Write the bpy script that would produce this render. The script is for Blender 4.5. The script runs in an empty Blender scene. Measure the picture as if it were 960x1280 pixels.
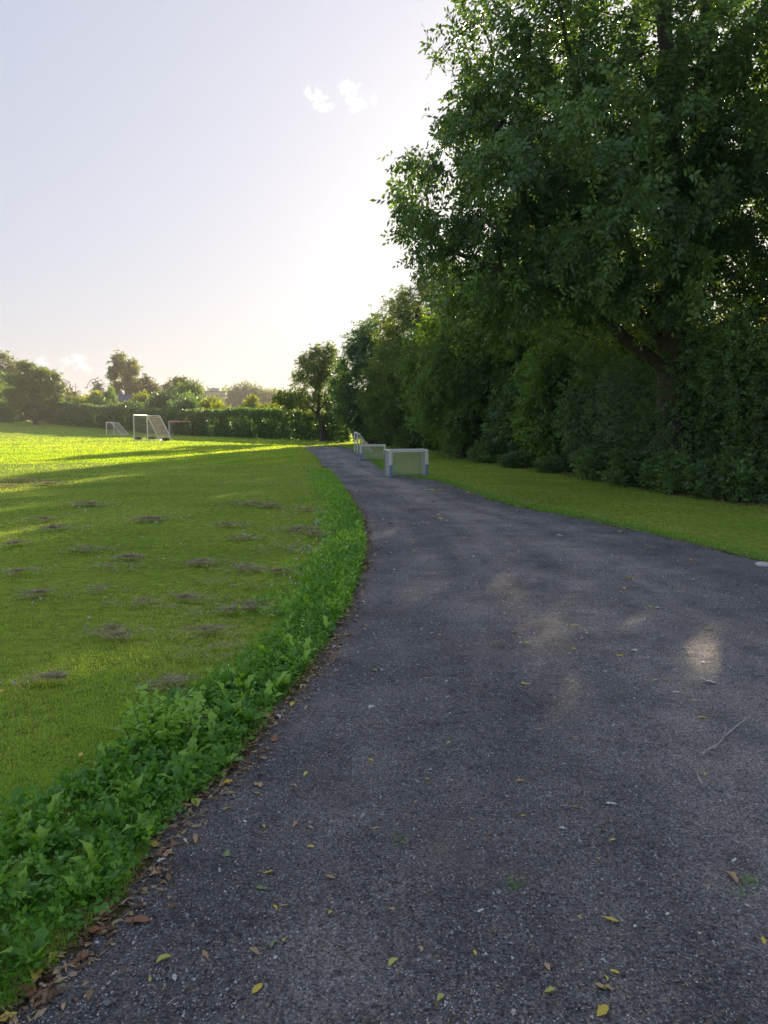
import bpy, math
import numpy as np
from mathutils import Vector, Matrix

SC = bpy.context.scene
COL = SC.collection
R = math.radians
rng = np.random.default_rng(7)

# ------------------------------------------------------------ camera, sky, sun, exposure
CAM_H, FPX, PITCH = 1.6, 949.0, 6.9
cam = bpy.data.cameras.new('camera'); cam_o = bpy.data.objects.new('camera', cam); COL.objects.link(cam_o)
cam.sensor_fit = 'AUTO'; cam.sensor_width = 36; cam.lens = 36*FPX/1280
cam.clip_start = 0.05; cam.clip_end = 3000
cam_o.location = (0, 0, CAM_H); cam_o.rotation_euler = (R(90-PITCH), 0, 0)
SC.camera = cam_o

SUN_AZ, SUN_EL = 17.0, 14.0          # azimuth measured from +Y (view direction) towards +X
world = bpy.data.worlds.new('World'); SC.world = world; world.use_nodes = True
nt = world.node_tree; nt.nodes.clear()
def wn(t, **k):
    n = nt.nodes.new(t)
    for a, b in k.items(): setattr(n, a, b)
    return n
sky = wn('ShaderNodeTexSky', sky_type='NISHITA', sun_disc=False)
sky.sun_elevation = R(SUN_EL); sky.sun_rotation = R(SUN_AZ)
sky.altitude = 0; sky.air_density = 1.1; sky.dust_density = 3.2; sky.ozone_density = 2.2
bg = wn('ShaderNodeBackground'); bg.inputs[1].default_value = 0.12
out = wn('ShaderNodeOutputWorld')
tc = wn('ShaderNodeTexCoord')
# small wisps of cloud: patches of sky round fixed directions, broken up by noise
def pix_dir(px, py):
    p = R(PITCH)
    v = np.array([0, math.cos(p), -math.sin(p)])*FPX + np.array([1.0, 0, 0])*(px-480) - np.array([0, math.sin(p), math.cos(p)])*(py-640)
    return v/np.linalg.norm(v)
noise = wn('ShaderNodeTexNoise'); noise.inputs['Scale'].default_value = 75; noise.inputs['Detail'].default_value = 6; noise.inputs['Roughness'].default_value = 0.62
nt.links.new(tc.outputs['Generated'], noise.inputs['Vector'])
prev = None
for (px, py, rad, wx, amt) in [(391, 117, .011, 1.2, .9), (404, 129, .012, 1.6, .7), (437, 118, .019, 1.2, 1.0), (446, 131, .015, 1.0, .6), (461, 126, .012, 1.2, .35),
                               (90, 449, .009, 2.6, .55), (97, 461, .009, 3.0, .45), (121, 463, .007, 2.6, .4), (134, 461, .009, 1.4, .45), (55, 452, .009, 1.5, .4)]:
    d = pix_dir(px, py)
    right = np.cross(d, [0, 0, 1]); right /= np.linalg.norm(right); up = np.cross(right, d)
    sub = wn('ShaderNodeVectorMath', operation='SUBTRACT'); sub.inputs[1].default_value = d
    nt.links.new(tc.outputs['Generated'], sub.inputs[0])
    dx = wn('ShaderNodeVectorMath', operation='DOT_PRODUCT'); dx.inputs[1].default_value = right/(rad*wx)
    dy = wn('ShaderNodeVectorMath', operation='DOT_PRODUCT'); dy.inputs[1].default_value = up/rad
    dz = wn('ShaderNodeVectorMath', operation='DOT_PRODUCT'); dz.inputs[1].default_value = d/.3
    for q in (dx, dy, dz): nt.links.new(sub.outputs[0], q.inputs[0])
    cmb = wn('ShaderNodeCombineXYZ')
    for i, q in enumerate((dx, dy, dz)): nt.links.new(q.outputs['Value'], cmb.inputs[i])
    ln = wn('ShaderNodeVectorMath', operation='LENGTH'); nt.links.new(cmb.outputs[0], ln.inputs[0])
    fall = wn('ShaderNodeMapRange', interpolation_type='SMOOTHSTEP'); fall.inputs[1].default_value = 1.0; fall.inputs[2].default_value = 0.0
    fall.inputs[3].default_value = 0; fall.inputs[4].default_value = amt*.72
    nt.links.new(ln.outputs['Value'], fall.inputs[0])
    if prev is None: prev = fall.outputs[0]
    else:
        mx = wn('ShaderNodeMath', operation='MAXIMUM'); nt.links.new(prev, mx.inputs[0]); nt.links.new(fall.outputs[0], mx.inputs[1]); prev = mx.outputs[0]
nr = wn('ShaderNodeMapRange', interpolation_type='SMOOTHSTEP'); nr.inputs[1].default_value = .44; nr.inputs[2].default_value = .70
nt.links.new(noise.outputs['Fac'], nr.inputs[0])
cm = wn('ShaderNodeMath', operation='MULTIPLY'); nt.links.new(prev, cm.inputs[0]); cm.use_clamp = True; nt.links.new(nr.outputs[0], cm.inputs[1])
# thin even veil of high haze that greys the whole sky
veil = wn('ShaderNodeMix', data_type='RGBA'); veil.inputs[0].default_value = .38; veil.inputs[7].default_value = (1.08, 1.17, 1.90, 1)
# hazy air evens the sky out: compress its range
gm = wn('ShaderNodeGamma'); gm.inputs[1].default_value = .36; nt.links.new(sky.outputs[0], gm.inputs[0])
sc_ = wn('ShaderNodeVectorMath', operation='SCALE'); sc_.inputs['Scale'].default_value = 1.28; nt.links.new(gm.outputs[0], sc_.inputs[0])
nt.links.new(sc_.outputs[0], veil.inputs[6])
mixc = wn('ShaderNodeMix', data_type='RGBA'); mixc.inputs[7].default_value = (7.5, 7.2, 7.2, 1)
nt.links.new(veil.outputs[2], mixc.inputs[6]); nt.links.new(cm.outputs[0], mixc.inputs[0])
nt.links.new(mixc.outputs[2], bg.inputs[0]); nt.links.new(bg.outputs[0], out.inputs[0])

sun = bpy.data.lights.new('sun', 'SUN'); sun.energy = 4.6; sun.angle = R(0.6); sun.color = (1.0, .80, .54)
sun_o = bpy.data.objects.new('sun', sun); COL.objects.link(sun_o)
sd = Vector((math.sin(R(SUN_AZ))*math.cos(R(SUN_EL)), math.cos(R(SUN_AZ))*math.cos(R(SUN_EL)), math.sin(R(SUN_EL))))
sun_o.rotation_euler = sd.to_track_quat('Z', 'Y').to_euler()

SC.view_settings.view_transform = 'Standard'; SC.view_settings.look = 'None'
SC.view_settings.exposure = 1.66; SC.view_settings.gamma = 1; SC.view_settings.use_curve_mapping = False
SC.render.engine = 'CYCLES'
SC.cycles.max_bounces = 7; SC.cycles.diffuse_bounces = 3; SC.cycles.transmission_bounces = 5; SC.cycles.transparent_max_bounces = 8
SC.cycles.volume_bounces = 0; SC.cycles.use_denoising = True; SC.cycles.sample_clamp_indirect = 6

# ------------------------------------------------------------ maths helpers
def terrain(x, y):
    x = np.asarray(x, float); y = np.asarray(y, float)
    t = np.clip((y-80)/45, 0, 1)
    return 1.35*t*t*(3-2*t)*np.clip((25-x)/30, 0, 1)
def ground_at(px, py, z=0.0):
    """world point where the ray of a photo pixel meets the level z"""
    d = pix_dir(px, py); t = (z-CAM_H)/d[2]
    return np.array([d[0]*t, d[1]*t, z])
def at_depth(px, py, Y):
    d = pix_dir(px, py); t = Y/d[1]
    return np.array([d[0]*t, Y, CAM_H+d[2]*t])
def hash2(ix, iy, seed):
    n = (ix.astype(np.int64)*374761393 + iy.astype(np.int64)*668265263 + seed*974711) & 0x7fffffff
    n = ((n ^ (n >> 13))*1274126177) & 0x7fffffff
    return ((n ^ (n >> 16)) & 0xffff)/65535.0
def vnoise(x, y, seed=0):
    ix = np.floor(x); iy = np.floor(y); fx = x-ix; fy = y-iy
    fx = fx*fx*(3-2*fx); fy = fy*fy*(3-2*fy)
    ix = ix.astype(np.int64); iy = iy.astype(np.int64)
    a = hash2(ix, iy, seed); b = hash2(ix+1, iy, seed); c = hash2(ix, iy+1, seed); d = hash2(ix+1, iy+1, seed)
    return (a*(1-fx)+b*fx)*(1-fy) + (c*(1-fx)+d*fx)*fy
def fbm(x, y, seed=0, oct=4):
    s = 0; a = .5; f = 1; tot = 0
    for k in range(oct):
        s = s + a*vnoise(x*f, y*f, seed+k*17); tot += a; a *= .5; f *= 2.03
    return s/tot
def unit(v): return v/np.maximum(np.linalg.norm(v, axis=-1, keepdims=True), 1e-9)

# path edges, read off the photograph and laid on the ground
LEFT_PX = [(30, 1255), (90, 1180), (165, 1110), (220, 1025), (270, 985), (310, 935), (350, 885), (405, 815), (437, 755), (454, 710), (457, 680), (450, 645), (433, 615), (413, 590), (397, 573), (386, 563), (381, 558)]
RIGHT_PX = [(950, 701), (877, 683), (772, 659), (684, 641), (616, 626), (564, 607), (546, 601), (512, 597.5), (486, 592), (478, 588), (463, 577), (449, 567), (437, 561.5), (424, 557.5)]
LP = [ground_at(*p) for p in LEFT_PX]; RP = [ground_at(*p) for p in RIGHT_PX]
lx = np.array([-3.0, -2.2] + [p[0] for p in LP]); ly = np.array([-6.0, 0.3] + [p[1] for p in LP])
rx = np.array([7.0, 6.0, 4.9, 4.35] + [p[0] for p in RP]); ry = np.array([-6.0, 1.0, 4.6, 6.4] + [p[1] for p in RP])
o_ = np.argsort(ly); lx, ly = lx[o_], ly[o_]; o_ = np.argsort(ry); rx, ry = rx[o_], ry[o_]
def XL(y): return np.interp(y, ly, lx)
def XR(y): return np.interp(y, ry, rx)
Y_END = 46.5
def path_sd(x, y):
    """>0 outside the path, metres"""
    w = (fbm(x*2.1, y*2.1, 5, 3)-.5)*.22 + (fbm(x*9, y*9, 9, 2)-.5)*.07
    return np.maximum(np.maximum(XL(y)-x, x-XR(y)), (y-Y_END)*.6) + w
def ground_z(x, y):
    s = np.clip(path_sd(x, y)/.14, -1, 1)
    und = (fbm(x*.35, y*.35, 21, 3)-.5)*.07*np.clip(path_sd(x, y), 0, 1)
    return terrain(x, y) + .012*s + np.where(s < 0, .018*s, 0) + und + np.where(s > 0, (fbm(x*4, y*4, 3, 2)-.5)*.02*s, 0)

# ------------------------------------------------------------ object helpers
def mesh_np(name, V, F, tint=None, smooth=False):
    V = np.asarray(V, np.float32).reshape(-1, 3); F = np.asarray(F, np.int32)
    me = bpy.data.meshes.new(name); k = F.shape[1]
    me.vertices.add(len(V)); me.vertices.foreach_set('co', V.ravel())
    me.loops.add(F.size); me.loops.foreach_set('vertex_index', F.ravel())
    me.polygons.add(len(F)); me.polygons.foreach_set('loop_start', np.arange(0, F.size, k, dtype=np.int32))
    if smooth: me.polygons.foreach_set('use_smooth', np.ones(len(F), bool))
    me.update(calc_edges=True)
    if tint is not None:
        a = me.attributes.new('tint', 'FLOAT', 'POINT'); a.data.foreach_set('value', np.asarray(tint, np.float32))
    return me
def obj(name, me, mat=None, parent=None, loc=None, kind=None):
    o = bpy.data.objects.new(name, me); COL.objects.link(o)
    if mat is not None and me is not None and not me.materials: me.materials.append(mat)
    if parent is not None: o.parent = parent
    if loc is not None: o.location = loc
    if kind: o['kind'] = kind
    return o
def tag(o, label, cat, group=None):
    o['label'] = label; o['category'] = cat
    if group: o['group'] = group
    return o
def thing(name, label, cat, loc=(0, 0, 0), rz=0, group=None):
    o = bpy.data.objects.new(name, None); COL.objects.link(o)
    o.empty_display_size = .2; o.location = loc; o.rotation_euler = (0, 0, rz)
    return tag(o, label, cat, group)
class MB:
    """collects polygons into one mesh"""
    def __init__(s): s.v = []; s.f = []
    def box(s, c, size, rz=0, taper=1.0):
        cx, cy, cz = c; hx, hy, hz = [q/2 for q in size]; b = len(s.v); ca, sa = math.cos(rz), math.sin(rz)
        for dz in (-1, 1):
            k = taper if dz > 0 else 1
            for dx, dy in ((-1, -1), (1, -1), (1, 1), (-1, 1)):
                x, y = dx*hx*k, dy*hy*k
                s.v.append((cx+x*ca-y*sa, cy+x*sa+y*ca, cz+dz*hz))
        s.f += [tuple(b+i for i in q) for q in ((3, 2, 1, 0), (4, 5, 6, 7), (0, 1, 5, 4), (1, 2, 6, 5), (2, 3, 7, 6), (3, 0, 4, 7))]
        return s
    def tube(s, pts, rad, n=8, cap=True):
        pts = [np.array(p, float) for p in pts]
        if not hasattr(rad, '__len__'): rad = [rad]*len(pts)
        b = len(s.v)
        for i, p in enumerate(pts):
            d = pts[min(i+1, len(pts)-1)]-pts[max(i-1, 0)]; d = d/np.linalg.norm(d)
            ref = np.array([0, 0, 1.0]) if abs(d[2]) < .9 else np.array([0, 1.0, 0])
            u = np.cross(d, ref); u /= np.linalg.norm(u); w = np.cross(d, u)
            for k in range(n):
                a = 2*math.pi*k/n; s.v.append(tuple(p+(u*math.cos(a)+w*math.sin(a))*rad[i]))
        for i in range(len(pts)-1):
            for k in range(n):
                a = b+i*n+k; c = b+i*n+(k+1) % n; s.f.append((a, c, c+n, a+n))
        if cap:
            s.f.append(tuple(b+k for k in range(n))[::-1]); s.f.append(tuple(b+(len(pts)-1)*n+k for k in range(n)))
        return s
    def poly(s, pts):
        b = len(s.v); s.v += [tuple(p) for p in pts]; s.f.append(tuple(range(b, b+len(pts)))); return s
    def build(s, name, mat, parent=None, loc=None, smooth=False):
        me = bpy.data.meshes.new(name); me.from_pydata(s.v, [], s.f); me.update()
        if smooth:
            for p in me.polygons: p.use_smooth = True
        return obj(name, me, mat, parent, loc)

# ------------------------------------------------------------ materials
def new_mat(name):
    m = bpy.data.materials.new(name); m.use_nodes = True
    t = m.node_tree; return m, t, t.nodes['Principled BSDF'], t.nodes['Material Output']
def tint_col(t, dark, light, mid=None):
    a = t.nodes.new('ShaderNodeAttribute'); a.attribute_name = 'tint'
    r = t.nodes.new('ShaderNodeValToRGB'); r.color_ramp.elements[0].color = (*dark, 1); r.color_ramp.elements[1].color = (*light, 1)
    if mid is not None:
        e = r.color_ramp.elements.new(.5); e.color = (*mid, 1)
    t.links.new(a.outputs['Fac'], r.inputs[0]); return r
def leaf_mat(name, dark, mid, light, trans=.45, rough=.45, tboost=(1.5, 1.35, .5), spec=.4):
    m, t, p, o = new_mat(name)
    r = tint_col(t, dark, light, mid)
    t.links.new(r.outputs[0], p.inputs['Base Color']); p.inputs['Roughness'].default_value = rough
    p.inputs['Specular IOR Level'].default_value = spec
    tr = t.nodes.new('ShaderNodeBsdfTranslucent'); mul = t.nodes.new('ShaderNodeMix'); mul.data_type = 'RGBA'; mul.blend_type = 'MULTIPLY'
    mul.inputs[0].default_value = 1; mul.inputs[7].default_value = (*tboost, 1); t.links.new(r.outputs[0], mul.inputs[6])
    t.links.new(mul.outputs[2], tr.inputs[0])
    mx = t.nodes.new('ShaderNodeMixShader'); mx.inputs[0].default_value = trans
    t.links.new(p.outputs[0], mx.inputs[1]); t.links.new(tr.outputs[0], mx.inputs[2]); t.links.new(mx.outputs[0], o.inputs[0])
    return m
def noise_mat(name, c1, c2, scale=8, rough=.8, bump=.3, bscale=None, detail=5, metal=0, stretch=None):
    m, t, p, o = new_mat(name)
    tcn = t.nodes.new('ShaderNodeTexCoord'); n = t.nodes.new('ShaderNodeTexNoise'); n.inputs['Scale'].default_value = scale; n.inputs['Detail'].default_value = detail
    src = tcn.outputs['Object']
    if stretch:
        mp = t.nodes.new('ShaderNodeMapping'); mp.inputs['Scale'].default_value = stretch; t.links.new(src, mp.inputs[0]); src = mp.outputs[0]
    t.links.new(src, n.inputs['Vector'])
    r = t.nodes.new('ShaderNodeValToRGB'); r.color_ramp.elements[0].color = (*c1, 1); r.color_ramp.elements[1].color = (*c2, 1)
    r.color_ramp.elements[0].position = .3; r.color_ramp.elements[1].position = .7
    t.links.new(n.outputs['Fac'], r.inputs[0]); t.links.new(r.outputs[0], p.inputs['Base Color'])
    p.inputs['Roughness'].default_value = rough; p.inputs['Metallic'].default_value = metal
    if bump:
        b = t.nodes.new('ShaderNodeBump'); b.inputs['Strength'].default_value = bump; b.inputs['Distance'].default_value = .02
        n2 = t.nodes.new('ShaderNodeTexNoise'); n2.inputs['Scale'].default_value = bscale or scale*3; n2.inputs['Detail'].default_value = 5
        t.links.new(src, n2.inputs['Vector']); t.links.new(n2.outputs['Fac'], b.inputs['Height']); t.links.new(b.outputs[0], p.inputs['Normal'])
    return m
def ramp(t, fac, stops):
    r = t.nodes.new('ShaderNodeValToRGB'); e = r.color_ramp.elements
    e[0].position, e[0].color = stops[0][0], (*stops[0][1], 1); e[1].position, e[1].color = stops[-1][0], (*stops[-1][1], 1)
    for pos, c in stops[1:-1]:
        q = e.new(pos); q.color = (*c, 1)
    t.links.new(fac, r.inputs[0]); return r.outputs[0]
def tnoise(t, vec, scale, detail=4, rough=.55):
    n = t.nodes.new('ShaderNodeTexNoise'); n.inputs['Scale'].default_value = scale; n.inputs['Detail'].default_value = detail; n.inputs['Roughness'].default_value = rough
    t.links.new(vec, n.inputs['Vector']); return n.outputs['Fac']
def mixcol(t, fac, a, b, mode='MIX'):
    m = t.nodes.new('ShaderNodeMix'); m.data_type = 'RGBA'; m.blend_type = mode
    if isinstance(fac, float): m.inputs[0].default_value = fac
    else: t.links.new(fac, m.inputs[0])
    for i, q in ((6, a), (7, b)):
        if isinstance(q, tuple): m.inputs[i].default_value = (*q, 1)
        else: t.links.new(q, m.inputs[i])
    return m.outputs[2]

# turf under the blades
def turf_material():
    m, t, p, o = new_mat('turf')
    v = t.nodes.new('ShaderNodeTexCoord').outputs['Object']
    c = ramp(t, tnoise(t, v, .5, 5), [(.3, (.17, .27, .036)), (.5, (.235, .345, .048)), (.7, (.31, .37, .07))])
    c2 = ramp(t, tnoise(t, v, 9, 6, .7), [(.3, (.45, .48, .4)), (.7, (1.35, 1.3, 1.2))])
    c = mixcol(t, 1.0, c, c2, 'MULTIPLY')
    at = t.nodes.new('ShaderNodeAttribute'); at.attribute_name = 'tint'
    c = mixcol(t, at.outputs['Fac'], c, ramp(t, tnoise(t, v, 25, 5, .7), [(.3, (.035, .026, .018)), (.7, (.12, .09, .06))]))
    t.links.new(c, p.inputs['Base Color']); p.inputs['Roughness'].default_value = .95; p.inputs['Specular IOR Level'].default_value = .04
    b = t.nodes.new('ShaderNodeBump'); b.inputs['Strength'].default_value = .8; b.inputs['Distance'].default_value = .03
    t.links.new(tnoise(t, v, 40, 6, .7), b.inputs['Height']); t.links.new(b.outputs[0], p.inputs['Normal'])
    return m
def cinder_material():
    m, t, p, o = new_mat('cinder')
    v = t.nodes.new('ShaderNodeTexCoord').outputs['Object']
    base = ramp(t, tnoise(t, v, .9, 6, .6), [(.3, (.150, .149, .154)), (.5, (.245, .240, .238)), (.75, (.36, .342, .322))])
    grain = ramp(t, tnoise(t, v, 95, 5, .75), [(.36, (.12, .12, .14)), (.47, (.75, .75, .75)), (.57, (1.15, 1.15, 1.15)), (.68, (2.6, 2.55, 2.5))])
    c = mixcol(t, 1.0, base, grain, 'MULTIPLY')
    fine = ramp(t, tnoise(t, v, 3.2, 7, .72), [(.33, (.66, .66, .68)), (.5, (.98, .98, .98)), (.68, (1.14, 1.12, 1.08))])
    c = mixcol(t, 1.0, c, fine, 'MULTIPLY')
    clod = ramp(t, tnoise(t, v, 27, 6, .8), [(.36, (.42, .42, .44)), (.46, (.92, .92, .92)), (.62, (1.12, 1.11, 1.09))])
    c = mixcol(t, 1.0, c, clod, 'MULTIPLY')
    at = t.nodes.new('ShaderNodeAttribute'); at.attribute_name = 'tint'      # the trodden middle is dustier than the edges
    c = mixcol(t, 1.0, c, ramp(t, at.outputs['Fac'], [(0, (.74, .75, .78)), (1, (1.32, 1.29, 1.24))]), 'MULTIPLY')
    # pale grit set in the cinders
    vo = t.nodes.new('ShaderNodeTexVoronoi'); vo.inputs['Scale'].default_value = 70; t.links.new(v, vo.inputs['Vector'])
    sp = ramp(t, vo.outputs['Distance'], [(.14, (1, 1, 1)), (.22, (0, 0, 0))])
    rnd = t.nodes.new('ShaderNodeSeparateColor'); t.links.new(vo.outputs['Color'], rnd.inputs[0])
    gt = t.nodes.new('ShaderNodeMath'); gt.operation = 'GREATER_THAN'; gt.inputs[1].default_value = .80; t.links.new(rnd.outputs[0], gt.inputs[0])
    ml = t.nodes.new('ShaderNodeMath'); ml.operation = 'MULTIPLY'; t.links.new(sp, ml.inputs[0]); t.links.new(gt.outputs[0], ml.inputs[1])
    c = mixcol(t, ml.outputs[0], c, (.62, .61, .58))
    # drifts of dry brown dust
    dust = ramp(t, tnoise(t, v, .55, 5, .6), [(.56, (0, 0, 0)), (.74, (.6, .6, .6))])
    c = mixcol(t, dust, c, (.24, .205, .175))
    t.links.new(c, p.inputs['Base Color']); p.inputs['Roughness'].default_value = .82; p.inputs['Specular IOR Level'].default_value = .25
    b = t.nodes.new('ShaderNodeBump'); b.inputs['Strength'].default_value = .9; b.inputs['Distance'].default_value = .022
    t.links.new(tnoise(t, v, 42, 8, .8), b.inputs['Height'])
    b2 = t.nodes.new('ShaderNodeBump'); b2.inputs['Strength'].default_value = .35; b2.inputs['Distance'].default_value = .02
    t.links.new(tnoise(t, v, 5, 6, .7), b2.inputs['Height']); t.links.new(b.outputs[0], b2.inputs['Normal'])
    t.links.new(b2.outputs[0], p.inputs['Normal'])
    return m
M = {}
M['turf'] = turf_material(); M['cinder'] = cinder_material()
M['grass'] = leaf_mat('grass_blade', (.20, .42, .075), (.32, .57, .105), (.52, .64, .17), .5, .95, (1.6, 1.2, .25), .04)
M['dry_grass'] = leaf_mat('dry_grass', (0.19, 0.17, 0.11), (0.42, 0.37, 0.24), (0.66, 0.60, 0.42), .3, .8, (1.1, 1, .8), .1)
M['oak'] = leaf_mat('oak_leaf', (0.058, 0.125, 0.045), (0.100, 0.200, 0.062), (0.20, 0.34, 0.085), .35, .36)
M['hazel'] = leaf_mat('hazel_leaf', (0.085, 0.17, 0.042), (0.13, 0.26, 0.055), (0.23, 0.37, 0.075), .45, .5)
M['olive'] = leaf_mat('olive_leaf', (0.085, 0.140, 0.040), (0.130, 0.21, 0.05), (0.22, 0.29, 0.065), .42, .5)
M['deep'] = leaf_mat('deep_green_leaf', (0.060, 0.140, 0.058), (0.10, 0.205, 0.075), (0.17, 0.30, 0.085), .4, .45)
M['shrub'] = leaf_mat('shrub_leaf', (0.075, 0.165, 0.060), (0.125, 0.25, 0.078), (0.21, 0.37, 0.10), .42, .42)
M['brownish'] = leaf_mat('rusty_leaf', (0.084, 0.084, 0.035), (0.119, 0.129, 0.042), (0.196, 0.182, 0.056), .4, .5)
M['bright'] = leaf_mat('sunlit_leaf', (0.10, 0.165, 0.026), (0.16, 0.245, 0.039), (0.26, 0.335, 0.052), .6, .6, (2.0, 1.5, .3), .15)  # yellow-green sunlight and backlit glow put into the leaf colour and translucency
M['grey'] = leaf_mat('poplar_leaf', (0.11, 0.15, 0.07), (0.17, 0.22, 0.10), (0.26, 0.30, 0.13), .45, .5)
M['weed'] = leaf_mat('weed_leaf', (0.075, 0.22, 0.036), (0.15, 0.37, 0.055), (0.32, 0.56, 0.09), .4, .35, (1.4, 1.3, .4))
M['bark'] = noise_mat('bark', (.035, .028, .022), (.10, .082, .065), 9, .9, .9, 22, stretch=(1, 1, .25))
M['stem'] = noise_mat('stem_bark', (.05, .04, .028), (.11, .09, .06), 12, .9, .5)
M['white_paint'] = noise_mat('white_paint', (.70, .71, .72), (.84, .84, .84), 14, .45, .1)
M['blue_paint'] = noise_mat('blue_paint', (.13, .22, .42), (.24, .34, .50), 9, .45, .05)
M['red_paint'] = noise_mat('red_paint', (.60, .22, .17), (.72, .34, .28), 6, .45, .05)
M['net_cord'] = noise_mat('net_cord', (.62, .64, .62), (.80, .80, .78), 30, .7, 0)
M['net_sunlit'] = noise_mat('net_cord_sunlit', (.66, .55, .48), (.78, .68, .60), 30, .7, 0)  # white cord with the warm tint of sunlight put into its colour
M['dark_bag'] = noise_mat('dark_bag', (.03, .015, .015), (.09, .04, .035), 20, .8, .3)
M['stone_white'] = noise_mat('pale_stone', (.42, .42, .42), (.66, .65, .63), 25, .7, .3)
M['stone_pink'] = noise_mat('pinkish_stone', (.30, .20, .17), (.42, .30, .25), 30, .7, .3)
M['stone_grey'] = noise_mat('grey_stone', (.14, .15, .16), (.24, .25, .27), 30, .7, .3)
M['twig'] = noise_mat('twig_bark', (.26, .24, .22), (.50, .47, .43), 40, .85, .4)
M['slate'] = noise_mat('slate_roof', (.055, .065, .085), (.09, .10, .125), 3, .7, .2)
M['red_tile'] = noise_mat('red_tile_roof', (.26, .085, .06), (.36, .14, .10), 3, .8, .2)
M['render_grey'] = noise_mat('grey_wall', (.27, .27, .28), (.34, .34, .35), 2, .85, .1)
M['render_pale'] = noise_mat('pale_wall', (.42, .45, .50), (.52, .55, .60), 2, .85, .1)
M['brick_wall'] = noise_mat('brick_wall', (.24, .12, .09), (.32, .17, .13), 4, .85, .2)
M['pane'] = noise_mat('window_glass', (.03, .04, .05), (.06, .07, .09), 2, .1, 0)
M['metal'] = noise_mat('lamp_metal', (.30, .31, .32), (.42, .42, .42), 8, .5, 0, metal=.6)

# ------------------------------------------------------------ ground, path
def graded(*segs):
    out_ = []
    for a, b, st in segs: out_ += list(np.arange(a, b, st))
    return np.array(out_ + [segs[-1][1]])
gx = np.concatenate([-np.geomspace(6.3, 1400, 46)[::-1], np.arange(-6, 7.01, .1), np.geomspace(7.4, 1400, 44)])
gy = np.concatenate([-np.geomspace(.5, 600, 14)[::-1], np.arange(0, 12, .1), np.arange(12, 50, .45), np.geomspace(51, 2600, 60)])
X, Y = np.meshgrid(gx, gy)
Z = ground_z(X, Y)
n_, m_ = X.shape; idx = np.arange(n_*m_).reshape(n_, m_)
F = np.stack([idx[:-1, :-1], idx[:-1, 1:], idx[1:, 1:], idx[1:, :-1]], -1).reshape(-1, 4)
# bare soil shows beside the path and beneath the shrubs
sdv = path_sd(X, Y); row_x = np.interp(Y, [5, 14.5, 20, 30, 43, 54, 60], [10.5, 7.4, 5.9, 3.9, 2.4, -1.4, -3.0])
sw_ = np.interp(Y, [0, 1.5, 2.5, 3.5, 5, 7, 9, 12, 20], [.65, .62, .56, .46, .36, .30, .24, .16, .05])
soil = np.maximum(np.maximum(np.clip(1-(sdv-.02)/.10, 0, 1), .75*np.clip((sw_-sdv)/.12, 0, 1)*(X < XL(Y))*(Y < 13))*(Y < 60), np.clip((X-row_x+.1+(fbm(X*2, Y*2, 8, 3)-.5)*1.2)/.4, 0, 1)*np.clip((row_x+6-X)/2, 0, 1)*(Y < 56)*(Y > 5))
g = obj('ground', mesh_np('ground', np.stack([X, Y, Z], -1), F, tint=soil.ravel(), smooth=True), M['turf'], kind='structure')

py_ = np.concatenate([np.arange(-6, 1.2, .3), np.arange(1.2, 6, .028), np.arange(6, 14, .07), np.arange(14, Y_END+.6, .3)])
u = np.linspace(0, 1, 130)
YY = np.repeat(py_[:, None], len(u), 1); a = XL(YY)-.16; b = XR(YY)+.16
XX = a+(b-a)*u[None, :]
rut = (fbm(XX*1.1, YY*1.1, 31, 4)-.5)*.030 + (fbm(XX*9, YY*9, 33, 3)-.5)*.014 + (vnoise(XX*38, YY*38, 35)-.5)*.006
ZZ = rut + terrain(XX, YY)
n_, m_ = XX.shape; idx = np.arange(n_*m_).reshape(n_, m_)
F = np.stack([idx[:-1, :-1], idx[:-1, 1:], idx[1:, 1:], idx[1:, :-1]], -1).reshape(-1, 4)
wear = np.clip(np.exp(-((u[None, :]-.52)/.24)**2)*.7+(fbm(u[None, :]*16+XX*.2, YY*.45, 71, 4)-.5)*1.7, 0, 1)
obj('path', mesh_np('path', np.stack([XX, YY, ZZ], -1), F, tint=wear.ravel(), smooth=True), M['cinder'], kind='structure')
def path_z(x, y):
    x = np.asarray(x, float); y = np.asarray(y, float)
    return (fbm(x*1.1, y*1.1, 31, 4)-.5)*.030 + (fbm(x*9, y*9, 33, 3)-.5)*.014 + (vnoise(x*38, y*38, 35)-.5)*.006
def surf_z(x, y): return np.maximum(ground_z(np.asarray(x, float), np.asarray(y, float)), np.where(path_sd(np.asarray(x, float), np.asarray(y, float)) < .12, path_z(x, y), -9))

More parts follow.
